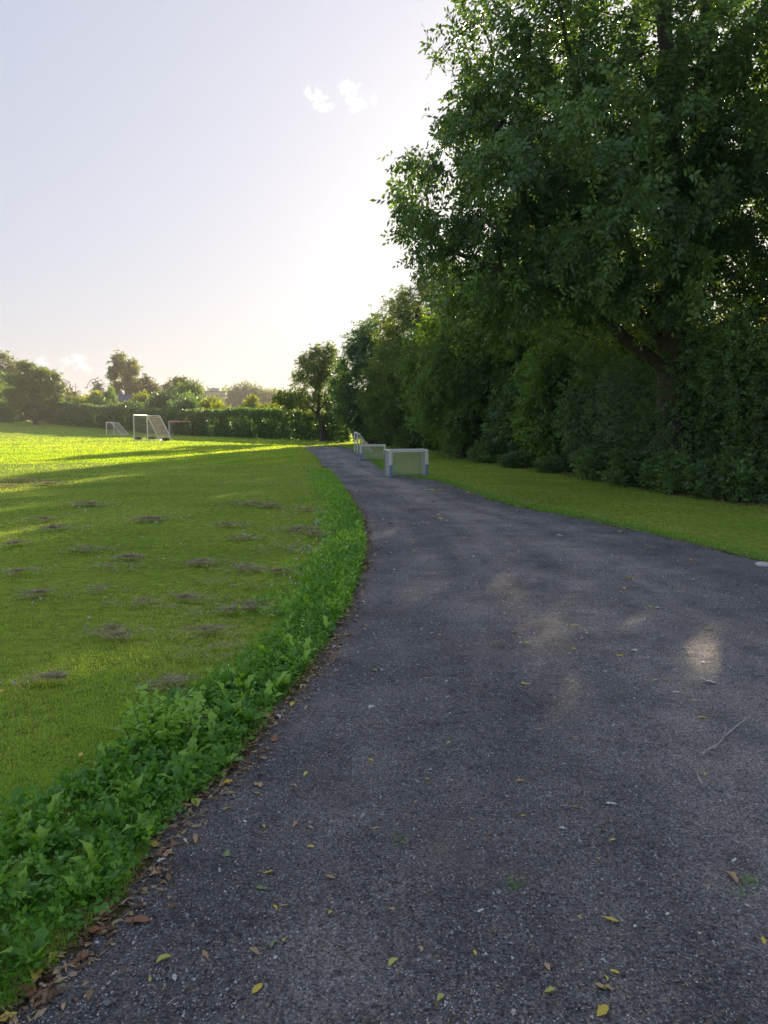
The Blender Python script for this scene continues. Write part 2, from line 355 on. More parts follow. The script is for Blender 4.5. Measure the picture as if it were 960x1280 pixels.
# ------------------------------------------------------------ leaves and blades in bulk
def blades(P, h, w, lean=.5, seed=1, tint=None, segs=1, flat=None):
    r = np.random.default_rng(seed); N = len(P)
    a = r.uniform(0, 2*np.pi, N); side = np.stack([np.cos(a), np.sin(a), np.zeros(N)], -1)
    b = r.uniform(0, 2*np.pi, N); L = np.stack([np.cos(b), np.sin(b), np.zeros(N)], -1)*(r.uniform(0, 1, N)*lean)[:, None]
    up = unit(L+np.array([0, 0, 1.0]))
    h = np.broadcast_to(h, N)*r.uniform(.6, 1.25, N); w = np.broadcast_to(w, N)
    base = P-np.array([0, 0, .006])
    p0 = base-side*w[:, None]/2; p1 = base+side*w[:, None]/2
    if segs == 1:
        tip = base+up*h[:, None]
        V = np.stack([p0, p1, tip], 1).reshape(-1, 3); F = np.arange(3*N).reshape(-1, 3); k = 3
    else:
        mid = base+up*(h*.55)[:, None]; tip = base+unit(up*1.0+L*1.4)*h[:, None]
        m0 = mid-side*w[:, None]*.42; m1 = mid+side*w[:, None]*.42
        V = np.stack([p0, p1, m1, m0, tip], 1).reshape(-1, 3); i = np.arange(N)[:, None]*5
        F = np.concatenate([i+np.array([0, 1, 2]), i+np.array([0, 2, 3]), i+np.array([3, 2, 4])]).reshape(-1, 3); k = 5
    t = r.uniform(.15, .75, N) if tint is None else tint
    return V, F, np.repeat(t, k)
def leaf_quads(pos, d, wv, nrm, ll, lw, tint):
    ll = np.broadcast_to(ll, len(pos))[:, None]; lw = np.broadcast_to(lw, len(pos))[:, None]
    m = pos+d*ll*.45+nrm*lw*.12
    V = np.stack([pos, m-wv*lw*.5, pos+d*ll, m+wv*lw*.5], 1).reshape(-1, 3)
    i = np.arange(len(pos))[:, None]*4
    F = np.concatenate([i+np.array([0, 1, 2]), i+np.array([0, 2, 3])], 1).reshape(-1, 3)
    return V, F, np.repeat(tint, 4)
def sprays(P, D, k, L, ll, lw, droop=.25, seed=1, tint=None, spread=.85, face=None):
    """k leaves set alternately along a short shoot at each P in direction D"""
    r = np.random.default_rng(seed); N = len(P); D = unit(D)
    ref = unit(r.normal(size=(N, 3))*.45+np.array([0, 0, 1.0]))
    if face is not None: ref = unit(face+r.normal(size=(N, 3))*.35)
    S = unit(np.cross(D, ref)); Nn = np.cross(S, D)
    T = r.uniform(.2, .7, N) if tint is None else tint
    Ls = L*r.uniform(.6, 1.25, N)
    pos, dd, ww, nn, tt, sc = [], [], [], [], [], []
    for j in range(k):
        s = (j+.6)/k; sg = 1 if j % 2 else -1
        if j == k-1: ld = D+r.normal(size=(N, 3))*.2
        else: ld = D*.5+S*sg*spread+r.normal(size=(N, 3))*.25
        ld = unit(ld+np.array([0, 0, -droop*s*1.5]))
        pp = P+D*(Ls*s)[:, None]+np.array([0, 0, -1.0])*(droop*Ls*s*s)[:, None]
        w = unit(np.cross(ld, Nn+r.normal(size=(N, 3))*.35))
        pos.append(pp); dd.append(ld); ww.append(w); nn.append(np.cross(w, ld)); tt.append(np.clip(T+r.normal(size=N)*.10, 0, 1)); sc.append(r.uniform(.7, 1.15, N))
    pos, dd, ww, nn, tt, sc = [np.concatenate(q) for q in (pos, dd, ww, nn, tt, sc)]
    return leaf_quads(pos, dd, ww, nn, ll*sc, lw*sc, tt)
def cat(parts):
    V, F, T, n = [], [], [], 0
    for v, f, t in parts:
        V.append(v); F.append(f+n); T.append(t); n += len(v)
    return np.concatenate(V), np.concatenate(F), np.concatenate(T)

# the gaps in the foliage through which single shafts of sun reach the path
GAPS = [(ground_at(*q), w) for q, w in (((886, 815), .50), ((622, 735), .20), ((955, 856), .22), ((716, 688), .13), ((470, 628), .16), ((590, 630), .14))]
SUNV = np.array([sd.x, sd.y, sd.z])
def clear_gaps(P):
    keep = np.ones(len(P), bool)
    for g_, w in GAPS:
        v = P-g_; t_ = v@SUNV; q_ = (v-t_[:, None]*SUNV)*[1, 1, 1.7]; dd = np.linalg.norm(q_, axis=1)
        keep &= ~((dd < w*(.75+.4*vnoise(P[:, 0]*3, P[:, 2]*3, 4))+.05) & (t_ > 0))
    return keep
# ------------------------------------------------------------ trees
def grow(init, atts, step, infl, kill, iters=140):
    """init: list of (point, parent index, owner); space colonisation towards atts"""
    pts = [np.array(p, float) for p, _, _ in init]; par = [q for _, q, _ in init]; own = [w for _, _, w in init]
    A = np.array(atts); P0 = np.array(pts)
    d = np.linalg.norm(A[:, None]-P0[None], axis=2); near = d.argmin(1); nd = d.min(1)
    alive = np.ones(len(A), bool)
    for it in range(iters):
        act = alive & (nd < infl)
        if not act.any(): break
        Pn = np.array(pts); dirs = unit(A[act]-Pn[near[act]])
        acc = np.zeros((len(pts), 3)); np.add.at(acc, near[act], dirs)
        src = np.unique(near[act]); nv = unit(acc[src]+rng.normal(size=(len(src), 3))*.12)
        new = Pn[src]+nv*step; b = len(pts)
        for s_, p in zip(src, new): pts.append(p); par.append(int(s_)); own.append(own[int(s_)])
        dn = np.linalg.norm(A[:, None]-new[None], axis=2); am = dn.argmin(1); mn = dn.min(1)
        up = mn < nd; near[up] = b+am[up]; nd[up] = mn[up]
        alive &= nd > kill
        if len(pts) > 9000: break
    return np.array(pts), np.array(par), np.array(own)
def radii(par, tip, base_r):
    n = len(par); r = np.zeros(n)
    for i in range(n-1, -1, -1):
        r[i] = max(r[i], tip**2.3)
        if par[i] >= 0: r[par[i]] += r[i]
    r = r**(1/2.3); k = base_r/r[0]
    return tip+(r-tip)*max((base_r-tip)/(r[0]-tip), .05)
def tubes(pts, par, rad, sel, sides):
    ref = np.array([.83, .31, .46]); dirs = np.zeros_like(pts)
    has = par >= 0; dirs[has] = pts[has]-pts[par[has]]; dirs[~has] = (0, 0, 1); dirs = unit(dirs)
    i = sel[par[sel] >= 0]; p = par[i]
    ang = np.arange(sides)*2*np.pi/sides
    def ring(c, d, r):
        U = unit(np.cross(d, ref)); W = np.cross(d, U)
        return c[:, None]+(U[:, None]*np.cos(ang)[None, :, None]+W[:, None]*np.sin(ang)[None, :, None])*r[:, None, None]
    thick = rad[i] > rad[p]*.72
    dp = np.where(thick[:, None], dirs[p], dirs[i]); rp = np.where(thick, rad[p], np.minimum(rad[i]*1.35, rad[p]))
    V = np.concatenate([ring(pts[p], dp, rp), ring(pts[i], dirs[i], rad[i])], 1).reshape(-1, 3)
    b = np.arange(len(i))[:, None, None]*2*sides; k = np.arange(sides)
    q = np.stack([k, (k+1) % sides, (k+1) % sides+sides, k+sides], -1)[None]
    return V, (b+q).reshape(-1, 4)
def ell_points(ells, n, r, shell=.35):
    vol = np.array([e[1][0]*e[1][1]*e[1][2]*(e[2] if len(e) > 2 else 1) for e in ells]); pk = r.choice(len(ells), n, p=vol/vol.sum())
    u_ = unit(r.normal(size=(n, 3))); rr = r.uniform(0, 1, n)**shell
    C = np.array([e[0] for e in ells], float)[pk]; Q = np.array([e[1] for e in ells], float)[pk]
    return C+u_*Q*rr[:, None], u_
def polyline(pts, step):
    out_ = [np.array(pts[0], float)]
    for a_, b_ in zip(pts[:-1], pts[1:]):
        a_, b_ = np.array(a_, float), np.array(b_, float); n = max(1, int(np.linalg.norm(b_-a_)/step))
        for k in range(1, n+1): out_.append(a_+(b_-a_)*k/n+rng.normal(size=3)*step*.07)
    return out_
def make_tree(name, label, base, trunk, limbs, ells, n_att, step, base_r, leaf, mat, seed, k=7, L=.3, ll=.11, lw=.045,
              per=6, group=None, tip=.006, droop=.25, kill=None, thick_limbs=True, sides=8, jit=.25, bark='bark', tint_lo=.1, tint_hi=.75, shell=.35, cat_='tree', rmax=None, airy=None):
    """all coordinates relative to base; leaf = total number of shoots"""
    global rng
    rng = np.random.default_rng(seed); r = rng
    t = thing(name, label, cat_, (base[0], base[1], base[2]), 0, group)
    init = []; chain = polyline(trunk, step)
    for i, p in enumerate(chain): init.append((p, i-1, 0))
    for li, lm in enumerate(limbs):
        c = polyline(lm, step)
        d = [np.linalg.norm(c[0]-q[0]) for q in init[:len(chain)]]; j = int(np.argmin(d))
        for q_, p in enumerate(c[1:]):
            init.append((p, j if q_ == 0 else len(init)-1, li+1))
    A, _ = ell_points(ells, n_att, r, shell)
    A = A[A[:, 2] > .3]
    pts, par, own = grow(init, A, step, step*9, kill or step*1.6)
    rad = radii(par, tip, base_r)
    # flare at the foot
    rad = rad*(1+.45*np.exp(-np.maximum(pts[:, 2], 0)/.35))
    rad[:1] = max(rad[0], base_r*1.3)
    thick = base_r*.16
    if limbs and thick_limbs:
        for o_id in range(len(limbs)+1):
            s = np.where((own == o_id) & (rad >= thick))[0]
            if len(s) < 2: continue
            V, Fq = tubes(pts, par, rad, s, sides)
            obj('trunk' if o_id == 0 else 'limb', mesh_np('wood', V, Fq, smooth=True), M[bark], t)
    else:
        V, Fq = tubes(pts, par, rad, np.where(rad >= thick)[0], sides)
        obj('trunk', mesh_np('wood', V, Fq, smooth=True), M[bark], t)
    s = np.where(rad < thick)[0]
    if len(s) > 2:
        V, Fq = tubes(pts, par, rad, s, 3)
        obj('twigs', mesh_np('twigs', V, Fq), M[bark], t, kind='stuff')
    # shoots: on thin wood, more at the tips
    nch = np.bincount(par[par >= 0], minlength=len(par))
    thin = np.where(rad < (rmax or max(tip*4.5, base_r*.12)))[0]
    wgt = np.where(nch[thin] == 0, 3.0, 1.0)
    pk = r.choice(thin, leaf, p=wgt/wgt.sum())
    dirs = unit(pts[pk]-pts[np.maximum(par[pk], 0)])
    cen = np.mean([e[0] for e in ells], 0); outw = unit(pts[pk]-cen)
    D = unit(dirs*.5+outw*.25+r.normal(size=(leaf, 3))*.8+[0, 0, -.1])
    P = pts[pk]+r.normal(size=(leaf, 3))*jit
    node_t = r.uniform(tint_lo, tint_hi, len(pts)); T = np.clip(node_t[pk]+r.normal(size=leaf)*.08, 0, 1)
    rare = r.uniform(size=leaf) < .01; T[rare] = 1.0
    cl = vnoise(P[:, 0]*1.25+P[:, 2]*.9, P[:, 1]*1.25-P[:, 2]*1.1, seed+5)
    kk = r.uniform(size=leaf) < .45+1.1*cl; P, D, T = P[kk], D[kk], T[kk]; leaf = len(P)
    if airy:      # the top of the crown is thinner, with holes where the sky shows
        hz = np.clip((P[:, 2]-airy)/2.5, 0, 1); hole = vnoise(P[:, 0]*1.1+9, P[:, 2]*1.1+P[:, 1]*.25, seed)
        kk = (r.uniform(size=leaf) > hz*.45) & ~((hole < .40*hz) & (hz > 0)) & ~(hole < .13); P, D, T = P[kk], D[kk], T[kk]
    kp = clear_gaps(P+np.array(base)); P, D, T = P[kp], D[kp], T[kp]
    V, F3, tt = sprays(P, D, k, L, ll, lw, droop, seed+1, T, face=unit(P-cen)+[0, 0, .55])
    obj('crown', mesh_np('crown', V, F3, tt), M[mat], t, kind='stuff')
    return t
FOL = {}
def shared_shrub(name, label, base, rx_, ry_, h, n, mat, variant, cat_='shrub', group=None, rz=0, leaf_k=1.0, lobes=7, inner=.3, tilt=.35):
    """a shrub whose foliage mesh is shared between alike shrubs and stretched to its own size"""
    key = (name, mat, variant)
    if key not in FOL:
        t = make_shrub(name, label, base, 1, 1, 2, n, mat, 700+len(FOL), ll=.095*leaf_k, lw=.058*leaf_k, k=5, L=.17*leaf_k, cat_=cat_, group=group, lobes=lobes, stem=True, tilt=tilt, inner=inner, gaps=False)
        FOL[key] = [c.data for c in t.children]; FOL[key, 'n'] = [c.name.split('.')[0] for c in t.children]
    else:
        t = thing(name, label, cat_, tuple(base), 0, group)
        for me, nm in zip(FOL[key], FOL[key, 'n']): obj(nm, me, None, t, kind='stuff' if nm == 'foliage' else None)
    t.scale = (rx_, ry_, h/2); t.rotation_euler[2] = rz
    return t
def make_shrub(name, label, base, rx_, ry_, h, n, mat, seed, ll=.08, lw=.045, k=6, L=.22, cat_='shrub', group=None, lobes=7, bottom=.0, stem=True, tilt=.35, inner=.3, gaps=True):
    r = np.random.default_rng(seed)
    t = thing(name, label, cat_, tuple(base), 0, group)
    ells = [((0, 0, h*.45), (rx_*.8, ry_*.8, h*.5))]
    for q in range(lobes):
        a_ = r.uniform(0, 2*np.pi); hz = r.uniform(.2, .85)*h; rr = r.uniform(.3, .5)
        ells.append(((math.cos(a_)*rx_*.62, math.sin(a_)*ry_*.62, hz), (rx_*rr, ry_*rr, h*rr*.6)))
    P, U = ell_points(ells, int(n*1.25), r, inner)
    # clumps: keep shoots where a 3-d noise is high
    cl = vnoise(P[:, 0]*2.2+P[:, 2]*1.3, P[:, 1]*2.2-P[:, 2]*1.9, seed)
    keep = (P[:, 2] > bottom+.02) & (r.uniform(size=len(P)) < .35+cl*1.1); P, U, cl = P[keep], U[keep], cl[keep]
    D = unit(U*.45+r.normal(size=U.shape)*.75+np.array([0, 0, tilt]))
    T = np.clip(.15+.5*vnoise(P[:, 0]*1.5+7, P[:, 2]*1.5+P[:, 1], seed+3)+r.normal(size=len(P))*.1, 0, 1)
    if gaps: kp = clear_gaps(P+np.array(base)); P, D, T = P[kp], D[kp], T[kp]
    V, F3, tt = sprays(P, D, k, L, ll, lw, .15, seed, T, face=unit(P-[0, 0, h*.35])+[0, 0, .45])
    obj('foliage', mesh_np('foliage', V, F3, tt), M[mat], t, kind='stuff')
    if stem:
        m = MB()
        for q in range(6):
            a_ = r.uniform(0, 2*np.pi); e = np.array([math.cos(a_)*rx_*.55, math.sin(a_)*ry_*.55, h*.75])
            m.tube([(e[0]*.08, e[1]*.08, -.05), (e[0]*.35, e[1]*.35, h*.35), tuple(e)], [.03, .022, .008], 5)
        m.build('stem', M['stem'], t)
    return t

# ------------------------------------------------------------ the row of trees on the right
make_tree('oak_tree', 'tall old tree with twin upright stems and boughs reaching over the path', (7.0, 18.2, 0),
    [(0, 0, -.1), (-.08, 0, 1.6), (-.12, .05, 3.4), (-.3, 0, 6.0), (-.65, 0, 9.5), (-.85, .1, 13), (-.7, .2, 16.5)],
    [[(-.1, 0, 3.9), (.15, .1, 6), (.2, .1, 9), (.35, .2, 12.5), (.9, .3, 15.5)],
     [(-.1, 0, 2.6), (-1.5, -.4, 3.5), (-3.0, -.9, 4.8), (-4.1, -1.1, 6.6), (-4.8, -1.2, 8.0)],
     [(-.1, 0, 2.9), (-1.2, .5, 4.5), (-2.6, 1.3, 6.6), (-3.2, 1.8, 9)],
     [(-.1, 0, 3.1), (.9, -.5, 3.8), (2.2, -1.0, 4.4), (4.0, -1.3, 5.6)],
     [(-.4, 0, 7.0), (-1.4, -.3, 7.5), (-2.6, -.5, 8.6)],
     [(-2.2, -.7, 4.2), (-4.0, -1.4, 4.6), (-5.8, -1.7, 5.2)],
     [(.35, .2, 9.5), (1.5, 0, 10.6), (2.8, -.3, 12.5)]],
    [((-2.7, -1.0, 6.3), (4.4, 3.8, 2.9), 1.5), ((.2, .3, 10.6), (5.9, 5.2, 6.6)), ((2.9, -1, 7.2), (3.6, 3.8, 3.8), 1.2), ((-4.35, -1.4, 5.9), (2.8, 2.4, 2.6), 2.0), ((-3.9, -.9, 9.2), (2.5, 2.3, 2.5), 2.0), ((-2.6, -2.0, 4.8), (2.8, 1.8, 1.5), 1.0)],
    3000, .3, .42, 44000, 'oak', 11, k=7, L=.30, ll=.150, lw=.069, jit=.15, droop=.3, shell=.5, rmax=.075, airy=8.2)
make_tree('oak_tree', 'dark leafy tree crowding the right edge of the picture beside the verge', (11.6, 14.6, 0),
    [(0, 0, -.1), (0, 0, 3), (-.2, 0, 7), (0, 0, 11)], [], [((-.6, 0, 6.5), (3.4, 3.2, 4.6)), ((-.6, 0, 10.5), (3.0, 3.2, 3.6))],
    600, .38, .24, 9000, 'oak', 12, k=8, L=.32, ll=.165, lw=.068, jit=.25, shell=.45)
make_tree('field_maple_tree', 'mid-height tree standing directly behind the tall twin-stemmed tree', (9.3, 25, 0),
    [(0, 0, -.1), (0, 0, 3), (.1, 0, 6.5)], [], [((-.6, 0, 5.6), (4.2, 3.4, 3.6))], 420, .4, .2, 3200, 'olive', 13, k=6, L=.32, ll=.16, lw=.08, jit=.3)
make_tree('field_maple_tree', 'broad green tree rising behind the shrubs left of the tall tree', (6.6, 31, 0),
    [(0, 0, -.1), (0, 0, 3), (.1, 0, 7.5)], [], [((-.4, 0, 6.3), (4.0, 3.6, 4.2)), ((0, 0, 8.0), (3.0, 3, 3.0))], 480, .45, .2, 5000, 'hazel', 14, k=6, L=.34, ll=.17, lw=.09, jit=.32)
make_tree('hazel_tree', 'mid-green bushy tree with sunlit tips above the small goals', (3.4, 32.5, 0),
    [(0, 0, -.1), (0, 0, 2), (.1, 0, 4.5)], [], [((-.1, 0, 3.7), (2.5, 2.4, 3.4)), ((.9, 0, 4.9), (2.2, 2.2, 2.4)), ((-.7, -.5, 2.3), (1.7, 1.8, 2.0))],
    420, .3, .14, 9000, 'hazel', 15, k=6, L=.28, ll=.14, lw=.08, jit=.25)
make_tree('willow_tree', 'tall olive-green tree whose ragged tip ends the dark tree row', (1.55, 43, 0),
    [(0, 0, -.1), (0, 0, 3), (.3, 0, 8)], [], [((.3, 0, 5.0), (2.8, 2.6, 4.4)), ((1.3, 0, 8.0), (1.7, 1.8, 2.0)), ((-.9, -.3, 3.4), (2.0, 2, 2.9)), ((1.8, 0, 9.4), (.9, .9, 1.3))],
    460, .36, .18, 9500, 'olive', 16, k=6, L=.32, ll=.17, lw=.07, jit=.28)
make_tree('hawthorn_tree', 'dense rounded blue-green tree behind the lone tree at the path end', (-.85, 50, 0),
    [(0, 0, -.1), (0, 0, 2), (.1, 0, 5)], [], [((-.3, 0, 3.6), (2.4, 2.2, 3.3)), ((.5, 0, 6.0), (2.2, 2, 2.4)), ((-.5, 0, 6.0), (1.5, 1.2, 1.7))],
    360, .36, .16, 7500, 'deep', 17, k=6, L=.3, ll=.17, lw=.09, jit=.25)
make_tree('lone_tree', 'small airy tree with a bare leaning trunk where the path ends', (-4.55, 57, 0),
    [(0, 0, -.1), (-.15, 0, 1.2), (-.35, 0, 2.2), (-.2, 0, 4.2), (.1, 0, 6.4)], [[(-.3, 0, 2.0), (-1.4, 0, 2.9), (-2.8, 0, 3.2)], [(-.35, 0, 2.3), (.7, 0, 3.3), (1.5, 0, 4.2)]],
    [((-2.0, 0, 3.2), (1.9, 1.5, .95), 1.6), ((-.1, 0, 5.4), (2.0, 1.7, 1.75), 1.4), ((-.9, 0, 4.9), (1.3, 1.2, 1.4)), ((.2, 0, 2.9), (1.3, 1.2, .9))],
    330, .3, .17, 4200, 'olive', 18, k=6, L=.28, ll=.16, lw=.09, jit=.2, thick_limbs=False, shell=.6)
for i, (x, y, h, w, mt, lab) in enumerate([
        (11.0, 37, 9.8, 3.8, 'bright', 'sunlit tree glimpsed through gaps low in the tree row'),
        (7.6, 42, 10.0, 3.8, 'olive', 'tree hidden deep behind the olive-green tree of the row'),
        (5.4, 51, 10.0, 3.4, 'hazel', 'tree at the far back of the dark tree row'),
        (14.5, 24, 7.5, 3.4, 'bright', 'sunlit tree showing yellow-green through the right-hand gaps'),
        (2.2, 58, 6.6, 3.2, 'deep', 'low dark tree closing the gap behind the path end')]):
    make_tree('field_maple_tree', lab, (x, y, 0), [(0, 0, -.1), (0, 0, h*.3), (.1, 0, h*.7)], [], [((0, 0, h*.6), (w, w, h*.38))], 260, .5, .17, 3000, mt, 30+i, k=6, L=.36, ll=.2, lw=.11, jit=.35)

# shrubs under the trees
FRONT = [(1010, 640), (930, 630), (862, 620), (800, 610), (742, 601), (690, 592), (644, 585), (604, 578), (570, 572), (540, 567), (512, 563), (488, 560), (464, 557), (440, 555)]
LABS = ['dusky shrub with brown gaps at the right edge of the verge', 'loose arching shrub right of the tall tree trunk', 'grey-green shrub at the foot of the tall tree', 'low shrub with glossy upright shoots leaning over the verge',
        'dense shrub with light shoots midway along the verge', 'leafy shrub behind the bare soil patch on the verge', 'smooth dark shrub beside the middle of the verge', 'rounded shrub where the verge narrows',
        'shrub behind and right of the nearer small goal', 'dark shrub directly behind the nearer small goal', 'shrub behind the farther small goal', 'shady shrub behind the tall thin goal posts', 'far shrub under the olive-green tree', 'last dark shrub beside the path end']
for i, ((px, py), lab) in enumerate(zip(FRONT, LABS)):
    p = ground_at(px, py); d = p[1]; rr = np.random.default_rng(60+i)
    w = 1.25+.015*d+rr.uniform(-.1, .2); c = p+np.array([.97, .22, 0])*w*.95; h = rr.uniform(3.1, 4.3) if d < 35 else rr.uniform(2.6, 3.4)
    s = max(1.0, d/19)
    mt_ = ['shrub', 'olive', 'shrub', 'shrub', 'deep', 'shrub', 'hazel', 'shrub', 'shrub', 'deep', 'shrub', 'deep', 'olive', 'deep'][i]
    if i < 6: make_shrub('shrub', lab, c, w, w*1.25, h, 3100, mt_, 60+i, ll=.092, lw=.054, k=6, L=.22, inner=.34, group='shrubs along the foot of the tree row')
    else: shared_shrub('shrub', lab, c, w, w*1.25, h, 4200, 'shrub' if mt_ == 'olive' else mt_, i % 2 if mt_ == 'shrub' else 0, group='shrubs along the foot of the tree row', rz=rr.uniform(-.4, .4))
for i in range(9):
    f = i/8; x = 11.0-9.5*f; y = 17+37*f; rr = np.random.default_rng(90+i)
    shared_shrub('shrub', 'taller shrub of the hidden second row under the trees', (x, y, 0), 2.0, 2.6, rr.uniform(3.8, 5.0), 3000, ['bright', 'hazel', 'bright'][i % 3], 0, group='second row of shrubs', rz=i)
# low shoots at the verge, in front of the shrubs
SAPL = ['on the verge farthest to the right', 'under the twin-stemmed tree, right of its trunk', 'right at the trunk foot of the twin-stemmed tree', 'left of the trunk foot, leaning over the grass', 'beside the bare soil patch under the shrubs', 'midway along the verge between two shrubs', 'where the verge starts to narrow', 'on the narrow part of the verge', 'nearest the small goals']
for i, px in enumerate([905, 868, 832, 806, 770, 722, 668, 628, 590]):
    py = np.interp(px, [p[0] for p in FRONT[::-1]], [p[1] for p in FRONT[::-1]])+3
    p = ground_at(px, py); rr = np.random.default_rng(120+i); hh = rr.uniform(.5, 1.0)
    shared_shrub('sapling', 'low leafy sapling %s' % SAPL[i], p+np.array([.45, .1, 0]), .55, .65, hh, 420, 'shrub', i % 2, group='low shoots along the verge', lobes=3, tilt=.9, leaf_k=2.3, inner=.5, rz=i*2)

# ------------------------------------------------------------ far side of the field
def gz(x, y): return float(terrain(x, y))
# clipped hedge along the far side
HX = [(62, 112), (145, 96), (240, 79), (330, 66), (405, 58), (436, 55)]
hp = []
for px, d in HX: q = at_depth(px, 540, d); hp.append(q[:2])
hp = np.array(hp); seg = np.linalg.norm(np.diff(hp, axis=0), axis=1); cs = np.concatenate([[0], np.cumsum(seg)])
r = np.random.default_rng(5); N = 19000
s = r.uniform(0, cs[-1], N); s = s[r.uniform(size=N) < 1]
hx = np.interp(s, cs, hp[:, 0]); hy = np.interp(s, cs, hp[:, 1])
htop = np.interp(s, cs, [3.0, 2.5, 2.35, 2.2, 1.9, 1.8])*(.92+.2*fbm(s*.5, s*0, 4, 3))
face = r.uniform(size=N) < .6
zz = np.where(face, r.uniform(0, 1, N)*htop, htop*(.93+.07*r.uniform(size=N)))
dep = np.where(face, r.normal(size=N)*.12, r.uniform(0, 1.6, N))
bul = (fbm(s*.8, zz*.8, 6, 3)-.5)*.7
P = np.stack([hx+bul*.3, hy+dep+bul, zz+terrain(hx, hy)], -1)
D = unit(np.where(face[:, None], [0, -1, .3], [0, -.2, 1.0])+r.normal(size=(N, 3))*.5)
V, F3, tt = sprays(P, D, 4, .30, .25, .17, .1, 3, np.clip(.25+.45*fbm(s*.4, zz*.9, 8, 3)+r.normal(size=N)*.1, 0, 1))
hg = thing('hedge', 'long dark clipped hedge closing the far side of the field', 'hedge', (0, 0, 0))
obj('foliage', mesh_np('foliage', V, F3, tt), M['deep'], hg, kind='stuff')

def far_tree(name, label, px, d, top_py, w_px, mat, seed, n=1500, cz=.58, rz=.42, trunk_h=.3, group=None, ll=None, slim=1.0, base_z=None, att=120, shell=.4):
    x = at_depth(px, 525, d)[0]; z0 = gz(x, d) if base_z is None else base_z
    h = at_depth(px, top_py, d)[2]-z0; w = w_px/2*d/FPX; s = d/100
    return make_tree(name, label, (x, d, z0), [(0, 0, -.1), (0, 0, h*trunk_h), (0, 0, h*.75)], [], [((0, 0, h*cz), (w*.92, w*.92, h*rz)), ((w*.2, 0, h*.45), (w*.85, w*.8, h*.3)), ((-w*.15, 0, h*.75), (w*.55, w*.55, h*.22))],
        att, h*.07, max(.12, h*.025), int(n*1.6), mat, seed, k=5, L=.42*s, ll=(ll or .27)*s, lw=(ll or .27)*s*.62, jit=.3*s, group=group, tip=.012, rmax=.08, shell=shell)
far_tree('maple_tree', 'broad round-crowned tree standing on the grass left of the hedge', 44, 110, 452, 76, 'olive', 201, 5200, .56, .44, .14, att=260)
far_tree('maple_tree', 'pale-topped tree rising behind the round-crowned tree', 14, 135, 442, 52, 'grey', 202, 2000)
far_tree('maple_tree', 'dark tree behind the round-crowned tree at the picture edge', 4, 124, 462, 60, 'deep', 203, 2200, .5, .5)
far_tree('maple_tree', 'bronze-tinted tree peeping out right of the round crown', 74, 132, 472, 30, 'brownish', 204, 1000)
far_tree('lime_tree', 'tall pale-green tree with a pointed crown behind the hedge', 160, 140, 440, 50, 'grey', 205, 3000, .60, .42, slim=.9)
far_tree('copper_beech_tree', 'dull dark tree to the right of the tall pale-green tree', 189, 138, 469, 26, 'brownish', 206, 1100)
far_tree('cypress_tree', 'narrow dark conifer left of the tall pale-green tree', 125.5, 136, 477, 9, 'deep', 207, 500, .5, .5)
far_tree('spruce_tree', 'small spiky conifer above the hedge shrubs', 91, 134, 482, 10, 'brownish', 208, 350, .5, .5)
far_tree('lime_tree', 'loose olive tree top between the hedge shrubs and the flat building', 229, 130, 470, 32, 'olive', 209, 1400)
far_tree('lime_tree', 'small tree top beside the flat roofed building', 214, 135, 480, 20, 'grey', 2091, 700)
POP = ['leftmost', 'second', 'third', 'fourth', 'fifth', 'sixth', 'seventh', 'rightmost']
pop = None
for i, px in enumerate([291, 299, 308, 316, 325, 334, 343, 352]):
    top_ = [488, 484, 482, 484, 481, 484, 485, 489][i]; lab = 'pale hazy poplar above the red roof, %s in the distant row' % POP[i]
    if i % 4 == 0: pop = far_tree('poplar_tree', lab, px, 215+3*i, top_, 13, 'grey', 210+i, 900, .52, .48, .15, group='distant row of poplars', base_z=1.3, ll=.2, att=60); pop_h = at_depth(px, top_, 215+3*i)[2]-1.3
    else:
        d = 215+3*i; x = at_depth(px, 525, d)[0]; q = thing('poplar_tree', lab, 'tree', (x, d, 1.3), i, 'distant row of poplars')
        q.scale = (1, 1, (at_depth(px, top_, d)[2]-1.3)/pop_h)
        for c in pop.children: e = c.copy(); COL.objects.link(e); e.parent = q
# rounded shrubs standing behind and above the hedge
SH = [(72, 511, 34, 'bright', 118), (90, 497, 34, 'olive', 116), (112, 493, 30, 'bright', 113), (128, 496, 26, 'shrub', 109), (139, 486, 18, 'hazel', 112), (122, 508, 36, 'bright', 104), (150, 508, 30, 'bright', 102), (178, 491, 24, 'bright', 103), (172, 504, 34, 'deep', 98),
      (196, 494, 32, 'deep', 96), (214, 487, 40, 'shrub', 96), (238, 480, 32, 'olive', 98), (240, 492, 44, 'shrub', 90), (262, 497, 34, 'bright', 88), (226, 500, 40, 'deep', 84), (278, 504, 26, 'bright', 84), (310, 499, 26, 'bright', 92), (334, 504, 30, 'bright', 86),
      (348, 509, 30, 'bright', 80), (362, 512, 26, 'olive', 76), (300, 516, 40, 'bright', 76), (325, 518, 44, 'bright', 72), (352, 519, 38, 'bright', 68), (374, 521, 26, 'bright', 66), (392, 526, 30, 'bright', 62), (420, 530, 34, 'hazel', 60), (360, 494, 26, 'olive', 96),
      (266, 512, 40, 'hazel', 80), (8, 500, 30, 'shrub', 118), (-14, 470, 60, 'olive', 120), (22, 507, 40, 'bright', 126), (60, 510, 40, 'bright', 128)]
